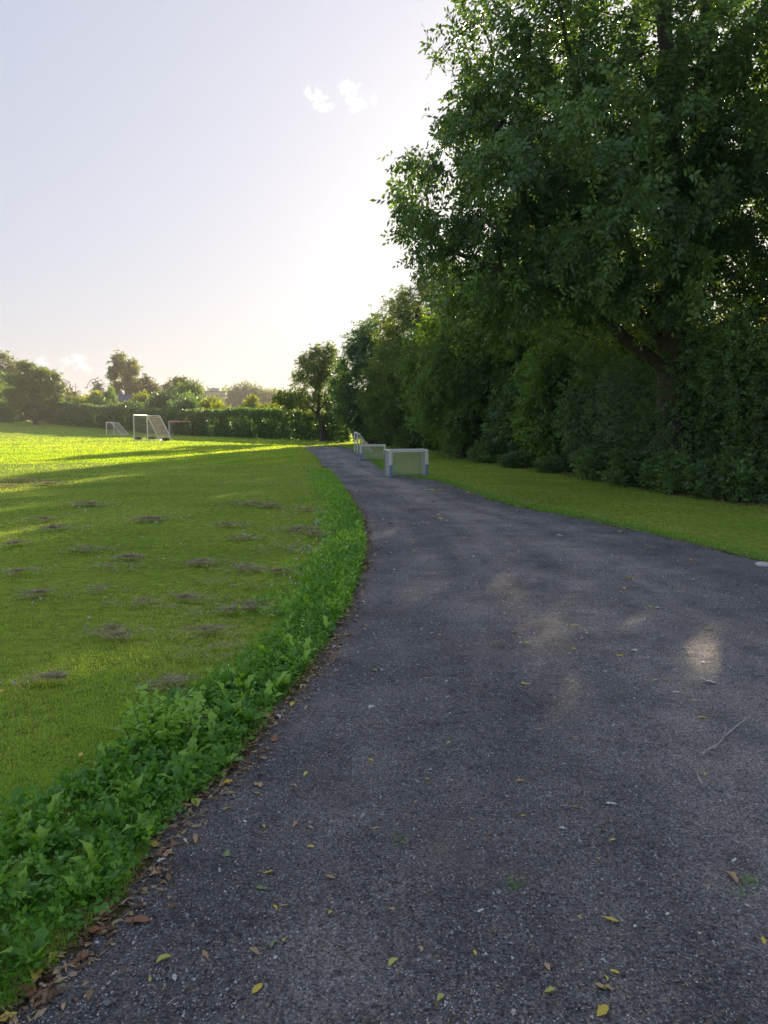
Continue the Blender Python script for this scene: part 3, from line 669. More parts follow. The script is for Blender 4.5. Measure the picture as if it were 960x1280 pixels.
SL = ['yellow-green bush at the left end of the hedge', 'olive bush behind the left end of the hedge', 'sunlit bush below the small conifer', 'green bush beside the curved street lamp', 'upright pointed bush right of the street lamp', 'bright spreading bush over the hedge top, left part',
      'bright bush over the hedge below the blue roof', 'light green bush right of the blue-grey roof', 'dark bush hiding the blue-grey house', 'dark rounded bush behind the tilted white goal', 'large green bush below the loose olive tree', 'olive bush beside the flat roofed building', 'big green bush behind the red goal',
      'yellow-green bush below the flat roofed building', 'dark bush just above the red goal', 'sunlit green bush left of the red roof', 'golden bush right of the red roof', 'golden bush below the distant poplars', 'small golden bush below the right poplars', 'olive bush left of the lone tree',
      'sunlit bush in front of the red roof', 'wide sunlit bush on the hedge top', 'sunlit bush on the hedge near the lone tree', 'yellow bush beside the pale gable', 'bush in front of the pale gable', 'green bush behind the lone tree trunk', 'dim bush at the foot of the last poplar',
      'green bush under the flat roofed building', 'dark bush at the foot of the round-crowned tree', 'tall bush at the far left picture edge', 'bright undergrowth seen beneath the round crown', 'bright undergrowth right of the round-crowned trunk']
for i, ((px, top, w, mt, d), lab) in enumerate(zip(SH, SL)):
    x = at_depth(px, 525, d)[0]; z0 = gz(x, d); h = at_depth(px, top, d)[2]-z0; s_ = d/100; wr = w/2*d/FPX*1.1
    shared_shrub('bush', lab, (x, d, z0), wr, wr, h, 1900, mt, i % 2 if mt == 'bright' else 0, cat_='bush', rz=i*1.3, leaf_k=1.35, lobes=8)
# far wood well behind everything
r = np.random.default_rng(77); N = 9000
x = r.uniform(-420, 420, N); y = 330+r.normal(size=N)*8+(x*.05); top = 8+5*fbm(x*.03, x*0, 2, 4)
P = np.stack([x, y, 1.3+r.uniform(0, 1, N)**.7*top], -1)
V, F3, tt = sprays(P, unit(r.normal(size=(N, 3))+[0, -.5, .5]), 4, 2.2, 1.8, 1.3, .1, 3, r.uniform(.2, .7, N))
w_ = obj('far_wood', mesh_np('far_wood', V, F3, tt), M['olive'], kind='stuff')

# ------------------------------------------------------------ houses
def gable_house(label, px, d, eave_py, ridge_py, w_px, depth, roof, wall, rz, cat_='house', chimney=False):
    x = at_depth(px, 525, d)[0]; z0 = gz(x, d); he = at_depth(px, eave_py, d)[2]-z0; hr = at_depth(px, ridge_py, d)[2]-z0; w = w_px*d/FPX
    t = thing('house', label, cat_, (x, d, z0), R(rz))
    m = MB(); hw = w/2; hd = depth/2
    m.box((0, 0, he/2), (w, depth, he)); m.build('wall', M[wall], t)
    g_ = MB()
    for s_ in (-1, 1): g_.poly([(s_*hw*.996, -hd*.99, he), (s_*hw*.996, hd*.99, he), (s_*hw*.996, 0, hr-.12)][::s_])
    g_.build('gable', M[wall], t)
    o_ = .35
    rf = MB()
    for s_ in (-1, 1):
        a_ = [(-hw-o_, s_*(hd+o_), he-.12), (hw+o_, s_*(hd+o_), he-.12), (hw+o_, 0, hr), (-hw-o_, 0, hr)]
        b_ = [(q[0], q[1], q[2]+.16) for q in a_]; rf.poly(a_); rf.poly(b_)
        for i in range(4): j = (i+1) % 4; rf.poly([a_[i], a_[j], b_[j], b_[i]])
    ro = rf.build('roof', M[roof], t)
    if chimney:
        MB().box((hw*.4, 0, hr+.3), (.6, .6, 1.1)).build('chimney', M['brick_wall'], ro)
    for s_ in (-.5, .5):
        fr = MB(); fr.box((s_*hw, -hd-.03, he*.62), (1.2, .06, 1.1)); f_ = fr.build('window', M['white_paint'], t)
        MB().box((s_*hw, -hd-.07, he*.62), (1.0, .03, .9)).build('pane', M['pane'], f_)
        e = MB(); e.box((s_*(w/2+.03)*2*.5*1.0, 0, he*.62), (.06, 1.2, 1.1)); f_ = e.build('window', M['white_paint'], t)
        MB().box((s_*(w/2+.07)*2*.5, 0, he*.62), (.03, 1.0, .9)).build('pane', M['pane'], f_)
    MB().box((0, -hd-.03, 1.05), (1.0, .06, 2.1)).build('door', M['stem'], t)
    return t
gable_house('blue-grey roofed house half hidden behind the hedge bushes', 157, 118, 508, 494, 13, 8, 'slate', 'render_grey', 12)
gable_house('red-tiled house roof showing below the distant poplars', 294, 116, 519, 511, 17, 7, 'red_tile', 'brick_wall', 0, chimney=False)
gable_house('pale gabled house low behind the hedge beside the lone tree', 386, 82, 528, 518, 22, 6, 'render_pale', 'render_pale', -24)
# long flat-roofed block far away
x = at_depth(264, 525, 290)[0]; fb = thing('apartment_block', 'long grey flat-roofed block far behind the trees', 'building', (x, 290, 1.3))
hb = at_depth(264, 491, 290)[2]-1.3; wb = 44*290/FPX
MB().box((0, 0, hb/2), (wb, 12, hb)).build('wall', M['render_grey'], fb)
rf = MB().box((0, 0, hb+.2), (wb+.8, 12.8, .4)).build('roof', M['slate'], fb)
MB().box((2.0, 0, hb+1.0), (3.6, 4, 1.3)).build('roof_hut', M['render_grey'], rf)
pm = bpy.data.meshes.new('window'); mbw = MB().box((0, 0, 0), (1.5, .1, 1.3)); pm.from_pydata(mbw.v, [], mbw.f); pm.materials.append(M['pane'])
for fl in range(3):
    for k in range(6): obj('window', pm, None, fb, (-wb/2+1.4+k*(wb-2.8)/5, -6.06, hb-1.6-fl*2.9))
# street lamp and slim mast behind the hedge
p = at_depth(121.8, 525, 130); z0 = gz(p[0], 130); hh = at_depth(121.8, 473.5, 130)[2]-z0; s_ = 130/FPX
lamp = thing('street_lamp', 'thin street lamp with a long curved arm rising over the hedge', 'street lamp', (p[0], 130, z0))
MB().tube([(0, 0, 0), (0, 0, hh*.5), (0, 0, hh)], [.13, .10, .07], 8).build('pole', M['metal'], lamp)
MB().tube([(0, 0, hh-.25), (-2.2*s_, 0, hh), (-6*s_, 0, hh-1.5*s_), (-9.5*s_, 0, hh-6*s_), (-11.4*s_, 0, hh-10*s_)], .055, 6).build('arm', M['metal'], lamp)
MB().box((-11.9*s_, 0, hh-11*s_), (.55, .25, .14)).build('lamp_head', M['metal'], lamp)
p = at_depth(96.5, 525, 140); z0 = gz(p[0], 140); hh = at_depth(96.5, 480, 140)[2]-z0
mast = thing('mast', 'slim bare mast poking up above the small conifer', 'mast', (p[0], 140, z0))
MB().tube([(0, 0, 0), (0, 0, hh)], [.09, .04], 6).build('pole', M['metal'], mast); MB().box((0, 0, hh), (.3, .1, .12)).build('cap', M['metal'], mast)

# ------------------------------------------------------------ goals
def cord_grid(m, A, B, C, D_, na, nb, r_, sag=0.0):
    """net cords over the quad A B C D (A-B top edge, D-C bottom edge)"""
    A, B, C, D_ = [np.array(q, float) for q in (A, B, C, D_)]
    def pt(u_, v_):
        q = (A*(1-u_)+B*u_)*(1-v_)+(D_*(1-u_)+C*u_)*v_
        return q-np.array([0, 0, sag*math.sin(math.pi*u_)*math.sin(math.pi*v_)])
    for i in range(1, na): m.tube([pt(i/na, v_) for v_ in np.linspace(0, 1, 4)], r_, 3, False)
    for j in range(1, nb): m.tube([pt(u_, j/nb) for u_ in np.linspace(0, 1, 4)], r_, 3, False)
def mini_goal(label, cx, cy, rz, w, h, dep, group=None):
    t = thing('small_goal', label, 'small goal', (cx, cy, 0.0), R(rz), group); th = .07
    z0 = .012
    for s_ in (-1, 1):
        x = s_*(w/2-th/2)
        MB().box((x, 0, h*.72), (th, .085, h*.56-.002)).build('post', M['white_paint'], t)
        MB().box((x, 0, h*.22+z0), (th+.004, .089, h*.44)).build('post_sleeve', M['blue_paint'], t)
        MB().box((s_*(w/2-.02), dep, h/2), (.035, .035, h)).build('rear_post', M['metal'], t)
        MB().box((s_*(w/2-.02), dep/2+.02, h-.02), (.04, dep-.03, .04)).build('side_rail', M['white_paint'], t)
        MB().box((s_*(w/2-.02), dep/2+.02, .03), (.04, dep-.03, .035)).build('ground_rail', M['metal'], t)
    MB().box((0, 0, h-.035), (w-2*th-.002, .08, .07)).build('crossbar', M['white_paint'], t)
    MB().box((0, dep, h-.02), (w-.08, .035, .035)).build('rear_rail', M['white_paint'], t)
    MB().box((0, dep, .03), (w-.08, .035, .035)).build('rear_ground_rail', M['metal'], t)
    n = MB(); q = w/2-.03; r_ = .0034
    cord_grid(n, (-q, dep, h-.03), (q, dep, h-.03), (q, dep, .05), (-q, dep, .05), int(w/.035), int(h/.035), r_)
    for s_ in (-1, 1): cord_grid(n, (s_*q, .04, h-.03), (s_*q, dep, h-.03), (s_*q, dep, .05), (s_*q, .04, .05), int(dep/.035), int(h/.035), r_)
    cord_grid(n, (-q, .04, h-.02), (q, .04, h-.02), (q, dep, h-.02), (-q, dep, h-.02), int(w/.035), int(dep/.035), r_)
    n.build('net', M['net_cord'], t)
    return t
p = ground_at(511, 596.5); mini_goal('nearer small white goal with blue-sleeved posts at the path edge', p[0], p[1], 14, 1.12, .78, .62, 'small goals at the path edge')
p = ground_at(466, 576); mini_goal('farther small white goal partly hidden behind the nearer one', p[0], p[1], 6, 1.02, .64, .55, 'small goals at the path edge')
def field_goal(label, A, B, h, d_top, d_bot, side, bar='white_paint', net='net_sunlit', group=None, r_=.045, cell=.14, cr=.007, stay='white_paint', sr=None):
    """A, B: ground points of the two posts; the net runs back towards side*(perpendicular)"""
    A = np.array([A[0], A[1], 0.0]); B = np.array([B[0], B[1], 0.0])
    z0 = gz(A[0], A[1]); ax = unit(B-A); pv = np.array([-ax[1], ax[0], 0])*side; W = np.linalg.norm(B-A)
    t = thing('field_goal', label, 'goal', (A[0], A[1], z0), 0, group); Bq = B-A; O = np.zeros(3); up = np.array([0, 0, 1.0])
    rear = []
    for P_ in (O, Bq):
        MB().tube([P_, P_+up*(h+.02)], r_, 8).build('post', M['white_paint'], t)
        MB().tube([P_+up*h, P_+pv*d_top+up*(h-.03)], r_*.7, 6).build('top_arm', M['white_paint'], t)
        MB().tube([P_+pv*d_top+up*(h-.03), P_+pv*d_bot+up*.04], sr or r_*.7, 6).build('rear_stay', M[stay], t)
        MB().tube([P_+up*.04, P_+pv*d_bot+up*.04], sr or r_*.6, 6).build('ground_bar', M[stay], t)
    MB().tube([up*h, Bq+up*h], r_*1.1, 8).build('crossbar', M[bar], t)
    MB().tube([pv*d_bot+up*.04, Bq+pv*d_bot+up*.04], sr or r_*.6, 6).build('rear_bar', M[stay], t)
    n = MB(); a0 = up*h; b0 = Bq+up*h; a1 = pv*d_top+up*(h-.03); b1 = Bq+pv*d_top+up*(h-.03); a2 = pv*d_bot; b2 = Bq+pv*d_bot
    cord_grid(n, a1, b1, b2, a2, int(W/cell), int(h*1.1/cell), cr); cord_grid(n, a0, b0, b1, a1, int(W/cell), max(2, int(d_top/cell)), cr, .06)
    cord_grid(n, a0, a1, a2, O, max(4, int(d_bot/cell)), int(h/cell), cr); cord_grid(n, b0, b1, b2, Bq, max(4, int(d_bot/cell)), int(h/cell), cr)
    n.build('net', M[net], t)
    return t, A+up*z0, pv
def px_at(px, d): return at_depth(px, 540, d)[:2]
g2, A2, pv2 = field_goal('largest white goal with slanting rear stays, side-on in the sun', px_at(167.6, 59.5), px_at(184.3, 63.2), 1.98, 1.05, 1.95, -1, cr=.0045)
g1, _, _ = field_goal('small pale goal farthest left, tilted stays catching the sun', px_at(133.2, 80), px_at(142.6, 84), 1.36, .5, 1.55, -1, cr=.0045)
g3, _, _ = field_goal('goal with a red-tinted crossbar in front of the hedge', px_at(239, 79), px_at(211.8, 81.5), 1.45, .4, 1.25, -1, bar='red_paint', cr=.010, r_=.085)
p = ground_at(443.5, 565); g4, _, _ = field_goal('narrow white goal seen edge-on behind the small goals', (p[0], p[1]), px_at(446.8, p[1]-1.7), .98, .12, .80, 1, net='net_cord', r_=.034, cell=.1, cr=.0025, stay='metal', sr=.012)
for k, (px, py, lab) in enumerate([(173, 550, 'dark weight bag lying inside the largest goal'), (190, 549.6, 'dark weight bag at the middle foot of the largest goal'), (207.5, 551.4, 'dark weight bag at the rear stay of the largest goal')]):
    p = ground_at(px, py)
    bm_ = MB().tube([(-.3, 0, .08), (-.22, 0, .13), (0, 0, .15), (.22, 0, .13), (.3, 0, .07)], [.03, .10, .14, .10, .03], 8)
    tag(bm_.build('weight_bag', M['dark_bag'], None, (p[0], p[1], gz(p[0], p[1])), True), lab, 'weight bag')

# ------------------------------------------------------------ lawn blades
def screen_scatter(n, x0, x1, y0, y1, seed, keep):
    r_ = np.random.default_rng(seed); px = r_.uniform(x0, x1, n); py = r_.uniform(y0, y1, n)
    p = R(PITCH); dx = (px-480); dy = FPX*math.cos(p)-(py-640)*math.sin(p); dz = -FPX*math.sin(p)-(py-640)*math.cos(p)
    ok = dz < -4; dx, dy, dz = dx[ok], dy[ok], dz[ok]; t_ = -CAM_H/dz; x = dx*t_; y = dy*t_
    k = keep(x, y); x, y = x[k], y[k]
    return np.stack([x, y, ground_z(x, y)], -1)
# the strip of weeds between lawn and path
def strip_w(y): return np.interp(y, [0, 1.5, 2.5, 3.5, 5, 7, 9, 12, 20], [.75, .72, .66, .56, .46, .40, .36, .26, .14])*(.75+.5*vnoise(np.asarray(y)*1.3, np.asarray(y)*0., 66))
left = lambda x, y: (path_sd(x, y) > .03) & (x < XL(y)) | (y > Y_END+1)
right_ = lambda x, y: (path_sd(x, y) > .03) & (x > XR(y)) & (y < Y_END+8) & (x < np.interp(y, [5, 14.5, 20, 30, 43, 54, 60], [10.5, 7.4, 5.9, 3.9, 2.4, -1.4, -3.0])-.1+.9*(fbm(x*1.7, y*1.7, 88, 3)-.35))
def grass_tint(x, y, r_):
    base = .02+.85*fbm(x*.9, y*.9, 41, 4)+.5*(fbm(x*.25, y*.35, 43, 3)-.5)+.12*np.sin((x*.93-y*.30)*2*np.pi/1.9)*np.clip(y/8, .3, 1)+r_.normal(size=len(x))*.10
    return np.clip(base, .02, 1)
def lawn(name, P, label_seed, hs=1.0, dryness=.07, dt=0.0):
    r_ = np.random.default_rng(label_seed); d = np.hypot(P[:, 0], P[:, 1])
    dryp = fbm(P[:, 0]*.8, P[:, 1]*.8, 51, 4)
    edge_dry = np.exp(-((XL(P[:, 1])-strip_w(P[:, 1])-P[:, 0])/.55)**2)*np.clip((P[:, 1]-3.5)/3, 0, 1)*.25
    isdry = r_.uniform(size=len(P)) < dryness*np.clip((dryp-.42)*9, .1, 3.2)+edge_dry
    for nm, sel, mt in (('green', ~isdry, 'grass'), ('dry', isdry, 'dry_grass')):
        Q = P[sel]; dd = d[sel]
        h = (.024+.012*fbm(Q[:, 0]*1.3, Q[:, 1]*1.3, 61, 3))*hs*np.clip(.3+dd/22, 1, 2.6); w = np.clip(.0011*dd, .0032, .045)
        if nm == 'dry': h = h*.75
        near = dd < 5.5
        parts = []
        if near.any(): parts.append(blades(Q[near], h[near]*1.15, w[near], 2.2, label_seed+1, grass_tint(Q[near, 0], Q[near, 1], r_)+dt, 2))
        if (~near).any(): parts.append(blades(Q[~near], h[~near], w[~near], 1.8*(1-np.clip((dd[~near]-14)/16, 0, .82)), label_seed+2, grass_tint(Q[~near, 0], Q[~near, 1], r_)+dt))
        V, F3, tt = cat(parts)
        obj(name if nm == 'green' else 'dry_grass', mesh_np(name, V, F3, tt), M[mt], kind='stuff')
P1 = screen_scatter(235000, -160, 470, 533, 1300, 1, lambda x, y: left(x, y) & (y < 125)); P2 = screen_scatter(110000, -120, 470, 526, 580, 4, lambda x, y: left(x, y) & (y > 17+16*hash2((x*1000).astype(int), (y*1000).astype(int), 3)) & (y < 135))
P3 = screen_scatter(60000, -1100, -160, 531, 1500, 5, lambda x, y: left(x, y) & (y < 90) & (y > .4))
lawn('lawn_grass', np.concatenate([P1, P2, P3]), 71)
lawn('verge_grass', screen_scatter(90000, 380, 1150, 545, 760, 2, lambda x, y: right_(x, y) & (y > 3)), 75, dryness=.12, dt=-.15)
# longer rough grass along both path edges and within the weed strip
r = np.random.default_rng(81); N = 15000
y = 1.3+15*r.uniform(size=N)**1.5; x = XL(y)-.03-np.abs(r.normal(size=N))*strip_w(y)*.55
P = np.stack([x, y, ground_z(x, y)], -1); k_ = path_sd(x, y) > .0; P = P[k_]
V, F3, tt = blades(P, .085, np.clip(.0013*P[:, 1], .004, .012), 1.3, 82, None, 2)
obj('rough_grass', mesh_np('rough_grass', V, F3, tt), M['weed'], kind='stuff')
N = 9000; y = 5+30*r.uniform(size=N)**1.3; x = XR(y)+.02+np.abs(r.normal(size=N))*.18
P = np.stack([x, y, ground_z(x, y)], -1)
V, F3, tt = blades(P, .06, np.clip(.0012*y, .005, .014), 1.2, 83, None, 1)
obj('rough_grass', mesh_np('rough_grass', V, F3, tt), M['weed'], kind='stuff')

for sd_, nn, mt_, ty in ((84, 5200, 'dry_grass', (6, 20)), (85, 2600, 'weed', (6, 34))):
    q = np.random.default_rng(sd_); y = q.uniform(*ty, nn); x = XR(y)+np.abs(q.normal(size=nn))*(.30 if mt_ == 'dry_grass' else .8)
    kk = fbm(x*2.2, y*2.2, sd_, 3) > .52; x, y = x[kk], y[kk]
    P = np.stack([x, y, ground_z(x, y)], -1); V, F3, tt = blades(P, .055 if mt_ == 'weed' else .035, np.clip(.0012*y, .005, .014), 1.7, sd_, q.uniform(.3, 1, len(x)))
    obj('tufts', mesh_np('tufts', V, F3, tt), M[mt_], kind='stuff')
# ------------------------------------------------------------ weeds
def weed_leaf(L, W, kind, seed, arch=.35, nseg=7):
    """leaf along +Y from the origin, arching over; kind: oval, toothed"""
    r_ = np.random.default_rng(seed); V = []; F_ = []
    for i in range(nseg+1):
        s_ = i/nseg
        w = W*.5*(math.sin(math.pi*min(1, s_*1.02+.02))**.75)*(.55+.6*s_ if kind == 'toothed' else 1.0-.15*s_)
        if kind == 'toothed': w *= (1.28 if i % 2 else .62)
        if i == 0: w = W*.06
        if i == nseg: w = W*.015
        yy = L*(s_-.18*s_*s_); zz = L*arch*(s_*1.1-s_*s_*1.05); z2 = w*.28+r_.normal()*W*.03
        V += [(-w, yy, zz+z2), (0, yy, zz), (w, yy, zz+z2+r_.normal()*W*.03)]
    for i in range(nseg):
        a = i*3; F_ += [(a, a+1, a+4, a+3), (a+1, a+2, a+5, a+4)]
    me = bpy.data.meshes.new('leaf'); me.from_pydata(V, [], F_)
    t_ = me.attributes.new('tint', 'FLOAT', 'POINT'); b = r_.uniform(.05, 1.0); t_.data.foreach_set('value', [b]*len(V))
    for p_ in me.polygons: p_.use_smooth = True
    me.materials.append(M['weed']); return me
LEAVES = [weed_leaf(.11, .042, 'oval', 1), weed_leaf(.13, .036, 'toothed', 2), weed_leaf(.09, .045, 'oval', 3, .2), weed_leaf(.15, .040, 'toothed', 4, .5), weed_leaf(.12, .03, 'oval', 5, .6), weed_leaf(.10, .038, 'toothed', 6, .25), weed_leaf(.07, .04, 'oval', 7, .15), weed_leaf(.14, .05, 'toothed', 8, .4)]
def rosette_mats(r_, n, up0, up1, s0, s1):
    out_ = []
    a = r_.uniform(0, 6.28)
    for k in range(n):
        a += 2.4+r_.normal()*.25; tilt_ = R(r_.uniform(up0, up1)); sc = r_.uniform(s0, s1)
        out_.append(Matrix.Rotation(a, 4, 'Z') @ Matrix.Rotation(tilt_, 4, 'X') @ Matrix.Rotation(R(r_.normal()*14), 4, 'Y') @ Matrix.Scale(sc, 4))
    return out_
def joined(mats, meshes, name):
    V, F_, T = [], [], []
    for mtx, me in zip(mats, meshes):
        b = len(V); V += [tuple(mtx @ v.co) for v in me.vertices]; F_ += [tuple(b+i for i in p_.vertices) for p_ in me.polygons]
        T += [d_.value for d_ in me.attributes['tint'].data]
    me = bpy.data.meshes.new(name); me.from_pydata(V, [], F_); a_ = me.attributes.new('tint', 'FLOAT', 'POINT'); a_.data.foreach_set('value', T)
    for p_ in me.polygons: p_.use_smooth = True
    me.materials.append(M['weed']); return me
r = np.random.default_rng(91)
WLAB = {'dock_plant': 'broad-leaved green weed crowded in the strip between lawn and path', 'dandelion_plant': 'low toothed-leaf weed crowded in the strip between lawn and path'}
spots = []
for q in range(225):
    y = 1.55+2.9*r.uniform()**1.1 if q < 170 else 4.4+7.0*r.uniform()**1.4
    spots.append((XL(y)-.04-r.uniform()**.9*strip_w(y), y))
far_w = [joined(rosette_mats(r, 10, 20, 62, .7, 1.3), [LEAVES[int(k)] for k in r.integers(0, 8, 10)], 'weed_rosette') for _ in range(6)]
for i, (x, y) in enumerate(spots):
    z = float(ground_z(np.array([x]), np.array([y]))[0]); kind_ = 'dandelion_plant' if r.uniform() < .5 else 'dock_plant'
    pool = [1, 3, 5, 7] if kind_ == 'dandelion_plant' else [0, 2, 4, 6]
    if y < 3.6:
        t = thing(kind_, WLAB[kind_], 'weed', (x, y, z), 0, 'weeds along the path edge')
        for mtx in rosette_mats(r, int(r.integers(6, 10)), 14, 60, .65, 1.25):
            o = obj('leaf', LEAVES[pool[int(r.integers(0, 4))]], None, t); o.matrix_local = mtx
    else:
        o = obj(kind_, far_w[i % 6], None, None, (x, y, z)); tag(o, WLAB[kind_], 'weed', 'weeds along the path edge'); o.rotation_euler[2] = r.uniform(0, 6.3); s_ = r.uniform(.75, 1.25); o.scale = (s_, s_, s_)
# small-leaved ground cover filling the strip, and a nettle-like clump standing higher
N = 6000; y = 1.3+13*r.uniform(size=N)**1.5; x = XL(y)-.02-r.uniform(size=N)**1.2*strip_w(y)*1.08
k_ = path_sd(x, y) > -.03; x, y = x[k_], y[k_]; hz = .02+.07*r.uniform(size=len(x))*np.clip(path_sd(x, y)/.2, .2, 1)
P = np.stack([x, y, ground_z(x, y)+hz], -1); D = unit(r.normal(size=P.shape)+[0, 0, .5])
V, F3, tt = sprays(P, D, 4, .05, .030, .018, .1, 92, np.clip(r.normal(size=len(x))*.16+.35, 0, 1))
obj('ground_cover', mesh_np('ground_cover', V, F3, tt), M['weed'], kind='stuff')
N = 5000; y = 6+18*r.uniform(size=N)**1.2; x = XL(y)-.02-np.abs(r.normal(size=N))*.3
P = np.stack([x, y, ground_z(x, y)+.04*r.uniform(size=N)], -1)
V, F3, tt = sprays(P, unit(r.normal(size=P.shape)+[0, 0, .8]), 4, .07, .045, .03, .1, 93, np.clip(r.normal(size=N)*.2+.75, 0, 1))
obj('ground_cover', mesh_np('ground_cover', V, F3, tt), M['weed'], kind='stuff')
p = ground_at(203, 938)
nt_ = thing('nettle_clump', 'bright green nettle-like clump standing above the weed strip', 'weed clump', (p[0], p[1], 0))
st = MB(); Pn, Dn = [], []
for k in range(26):
    a = r.uniform(0, 6.28); q = r.uniform(0, .16); hh = r.uniform(.14, .27); bx, by = math.cos(a)*q, math.sin(a)*q*.8; ex, ey = bx*1.5, by*1.5
    st.tube([(bx, by, 0), ((bx+ex)/2, (by+ey)/2, hh*.6), (ex, ey, hh)], [.0025, .002, .001], 4)
    for l in range(6):
        f = .3+.7*l/5; Pn.append((bx+(ex-bx)*f, by+(ey-by)*f, hh*f)); Dn.append((r.normal(), r.normal(), .45))
st.build('stem', M['stem'], nt_)
V, F3, tt = sprays(np.array(Pn), unit(np.array(Dn)), 4, .04, .055, .024, .2, 94, np.full(len(Pn), .95))
obj('foliage', mesh_np('foliage', V, F3, tt), M['weed'], nt_, kind='stuff')
# white clover heads in the strip
fl = MB(); rr = np.random.default_rng(95)
for k in range(170):
    if k < 120: y = rr.uniform(7.0, 13); x = XL(y)-.05-rr.uniform()*.75
    else: x, y = rr.uniform(-6, -.8), rr.uniform(4, 14)
    if x > XL(y)-.04: continue
    z = float(ground_z(np.array([x]), np.array([y]))[0])+.045; s_ = .006+.0007*y
    fl.tube([(x, y, z-s_), (x, y, z), (x, y, z+s_)], [s_*.6, s_, s_*.5], 5)
fl.build('clover_flowers', M['stone_white'])['kind'] = 'stuff'

# ------------------------------------------------------------ clumps of dead thatch on the lawn
TH = [(152, 712, .30), (248, 707, .34), (318, 633, .42), (340, 636, .25), (305, 677, .22), (55, 652, .32), (66, 663, .40), (15, 683, .30), (270, 738, .42), (232, 754, .30), (246, 768, .38), (308, 715, .26), (295, 770, .26), (150, 803, .30), (138, 795, .22), (322, 762, .25), (160, 700, .22),
      (190, 653, .45), (112, 634, .4), (60, 607, .45), (30, 603, .5), (288, 661, .25), (372, 665, .38), (362, 690, .40), (205, 862, .16), (258, 795, .3), (270, 822, .24), (118, 745, .3), (50, 748, .4), (8, 610, .5), (375, 640, .3), (24, 720, .3), (165, 760, .2), (70, 860, .18), (108, 690, .3), (395, 672, .35), (345, 720, .3)]
TL = {(150, 803): 'large grey clump of dead grass nearest the nettle clump on the lawn', (232, 754): 'knotty clump of dead grass left of the long straw-coloured clump', (270, 738): 'long straw-coloured clump of dead grass near the weed strip', (248, 707): 'small dark-centred clump of dead grass in the middle of the lawn',
      (305, 677): 'low clump of dead grass beyond the dark-centred one', (318, 633): 'farthest wide clump of dead grass toward the path bend', (152, 712): 'clump of dead grass with a bare dark spot left of the lawn middle', (190, 653): 'thin streak of dead grass across the far lawn',
      (66, 663): 'clump of dead grass near the left frame edge', (372, 665): 'pale clump of dead grass right beside the clover patch'}
for i, (px, py, w) in enumerate(TH):
    p = ground_at(px, py); rr = np.random.default_rng(400+i); n = int(700*max(w, .25)/.3); w = w*1.7; n = int(n*1.5)
    a = rr.uniform(0, 6.28, n); q = np.abs(rr.normal(size=n))*.42; x = np.cos(a)*q*w; y = np.sin(a)*q*w*rr.uniform(.5, .9)
    kk = fbm(x*7+i*3.1, y*12, 9+i, 3) > .51; x, y, q, n = x[kk], y[kk], q[kk], int(kk.sum())
    lump = .55+.9*vnoise(x*14+i*3, y*14, 9)
    z = np.exp(-q*q*1.4)*.026*lump+.016
    P = np.stack([x, y, z+.008], -1); th = rr.uniform(0, 6.28, n); D = unit(np.stack([np.cos(th), np.sin(th), rr.uniform(-.1, .55, n)], -1))
    wv = unit(np.cross(D, [0, 0, 1.0]+rr.normal(size=(n, 3))*.4)); sc = max(1, p[1]/6)
    V, F3, tt = leaf_quads(P, D, wv, np.cross(wv, D), .05*sc**.4, .0048*sc, np.clip(rr.normal(size=n)*.38+.5, 0, 1))
    o = obj('thatch_clump', mesh_np('thatch_clump', V, F3, tt), M['dry_grass'], None, (p[0], p[1], float(ground_z(p[:1], p[1:2])[0])))
    if (px, py) in TL: tag(o, TL[px, py], 'dead grass clump', 'dead grass clumps on the lawn')
    else: o.name = 'dry_clippings'; o['kind'] = 'stuff'

# ------------------------------------------------------------ fallen leaves
FC = {'yellow': ((.55, .42, .05), (.70, .55, .10)), 'brown': ((.20, .09, .045), (.36, .18, .09)), 'tan': ((.42, .27, .15), (.58, .42, .25)), 'green': ((.16, .24, .09), (.26, .36, .16)), 'pale': ((.55, .55, .50), (.70, .70, .64)), 'lime': ((.42, .46, .10), (.56, .58, .16))}
FM = {k: noise_mat('fallen_leaf_'+k, a, b, 60, .6, .3, 160) for k, (a, b) in FC.items()}
def dead_leaf(seed, L=1.0, W=.42, curl=.5):
    r_ = np.random.default_rng(seed); nx, ny = 5, 8; V, F_ = [], []
    c1, c2 = r_.uniform(.2, 1)*curl, r_.uniform(-.4, 1)*curl; bend = r_.uniform(-.25, .25)
    for j in range(ny+1):
        s_ = j/ny; w = W*.5*math.sin(math.pi*min(1, .03+s_*.96))**.8*(1+.12*r_.normal())
        for i in range(nx):
            u_ = i/(nx-1)*2-1
            x = u_*w+bend*math.sin(math.pi*s_)*.5; z = abs(u_)**1.6*w*1.2*(c1+.3*r_.normal()*.4)+c2*.6*(s_-.5)**2+r_.normal()*.012
            V.append((x, (s_-.5)*L, z))
    for j in range(ny):
        for i in range(nx-1):
            a = j*nx+i; F_.append((a, a+1, a+nx+1, a+nx))
    # stalk
    b = len(V); V += [(-.012, -.5*L, V[2][2]), (.012, -.5*L, V[2][2]), (.02, -.68*L, V[2][2]+.03), (0, -.68*L, V[2][2]+.03)]; F_.append((b, b+1, b+2, b+3))
    zmin = min(v[2] for v in V); return [(v[0], v[1], v[2]-zmin) for v in V], F_
DL = {}
for c in FC:
    for s_ in range(4):
        V, F_ = dead_leaf(500+s_*7+len(c), 1, [.42, .52, .34, .48][s_], [.35, .7, 1.1, .5][s_]); me = bpy.data.meshes.new('fallen_leaf'); me.from_pydata(V, [], F_)
        for p_ in me.polygons: p_.use_smooth = True
        me.materials.append(FM[c]); DL[c, s_] = me
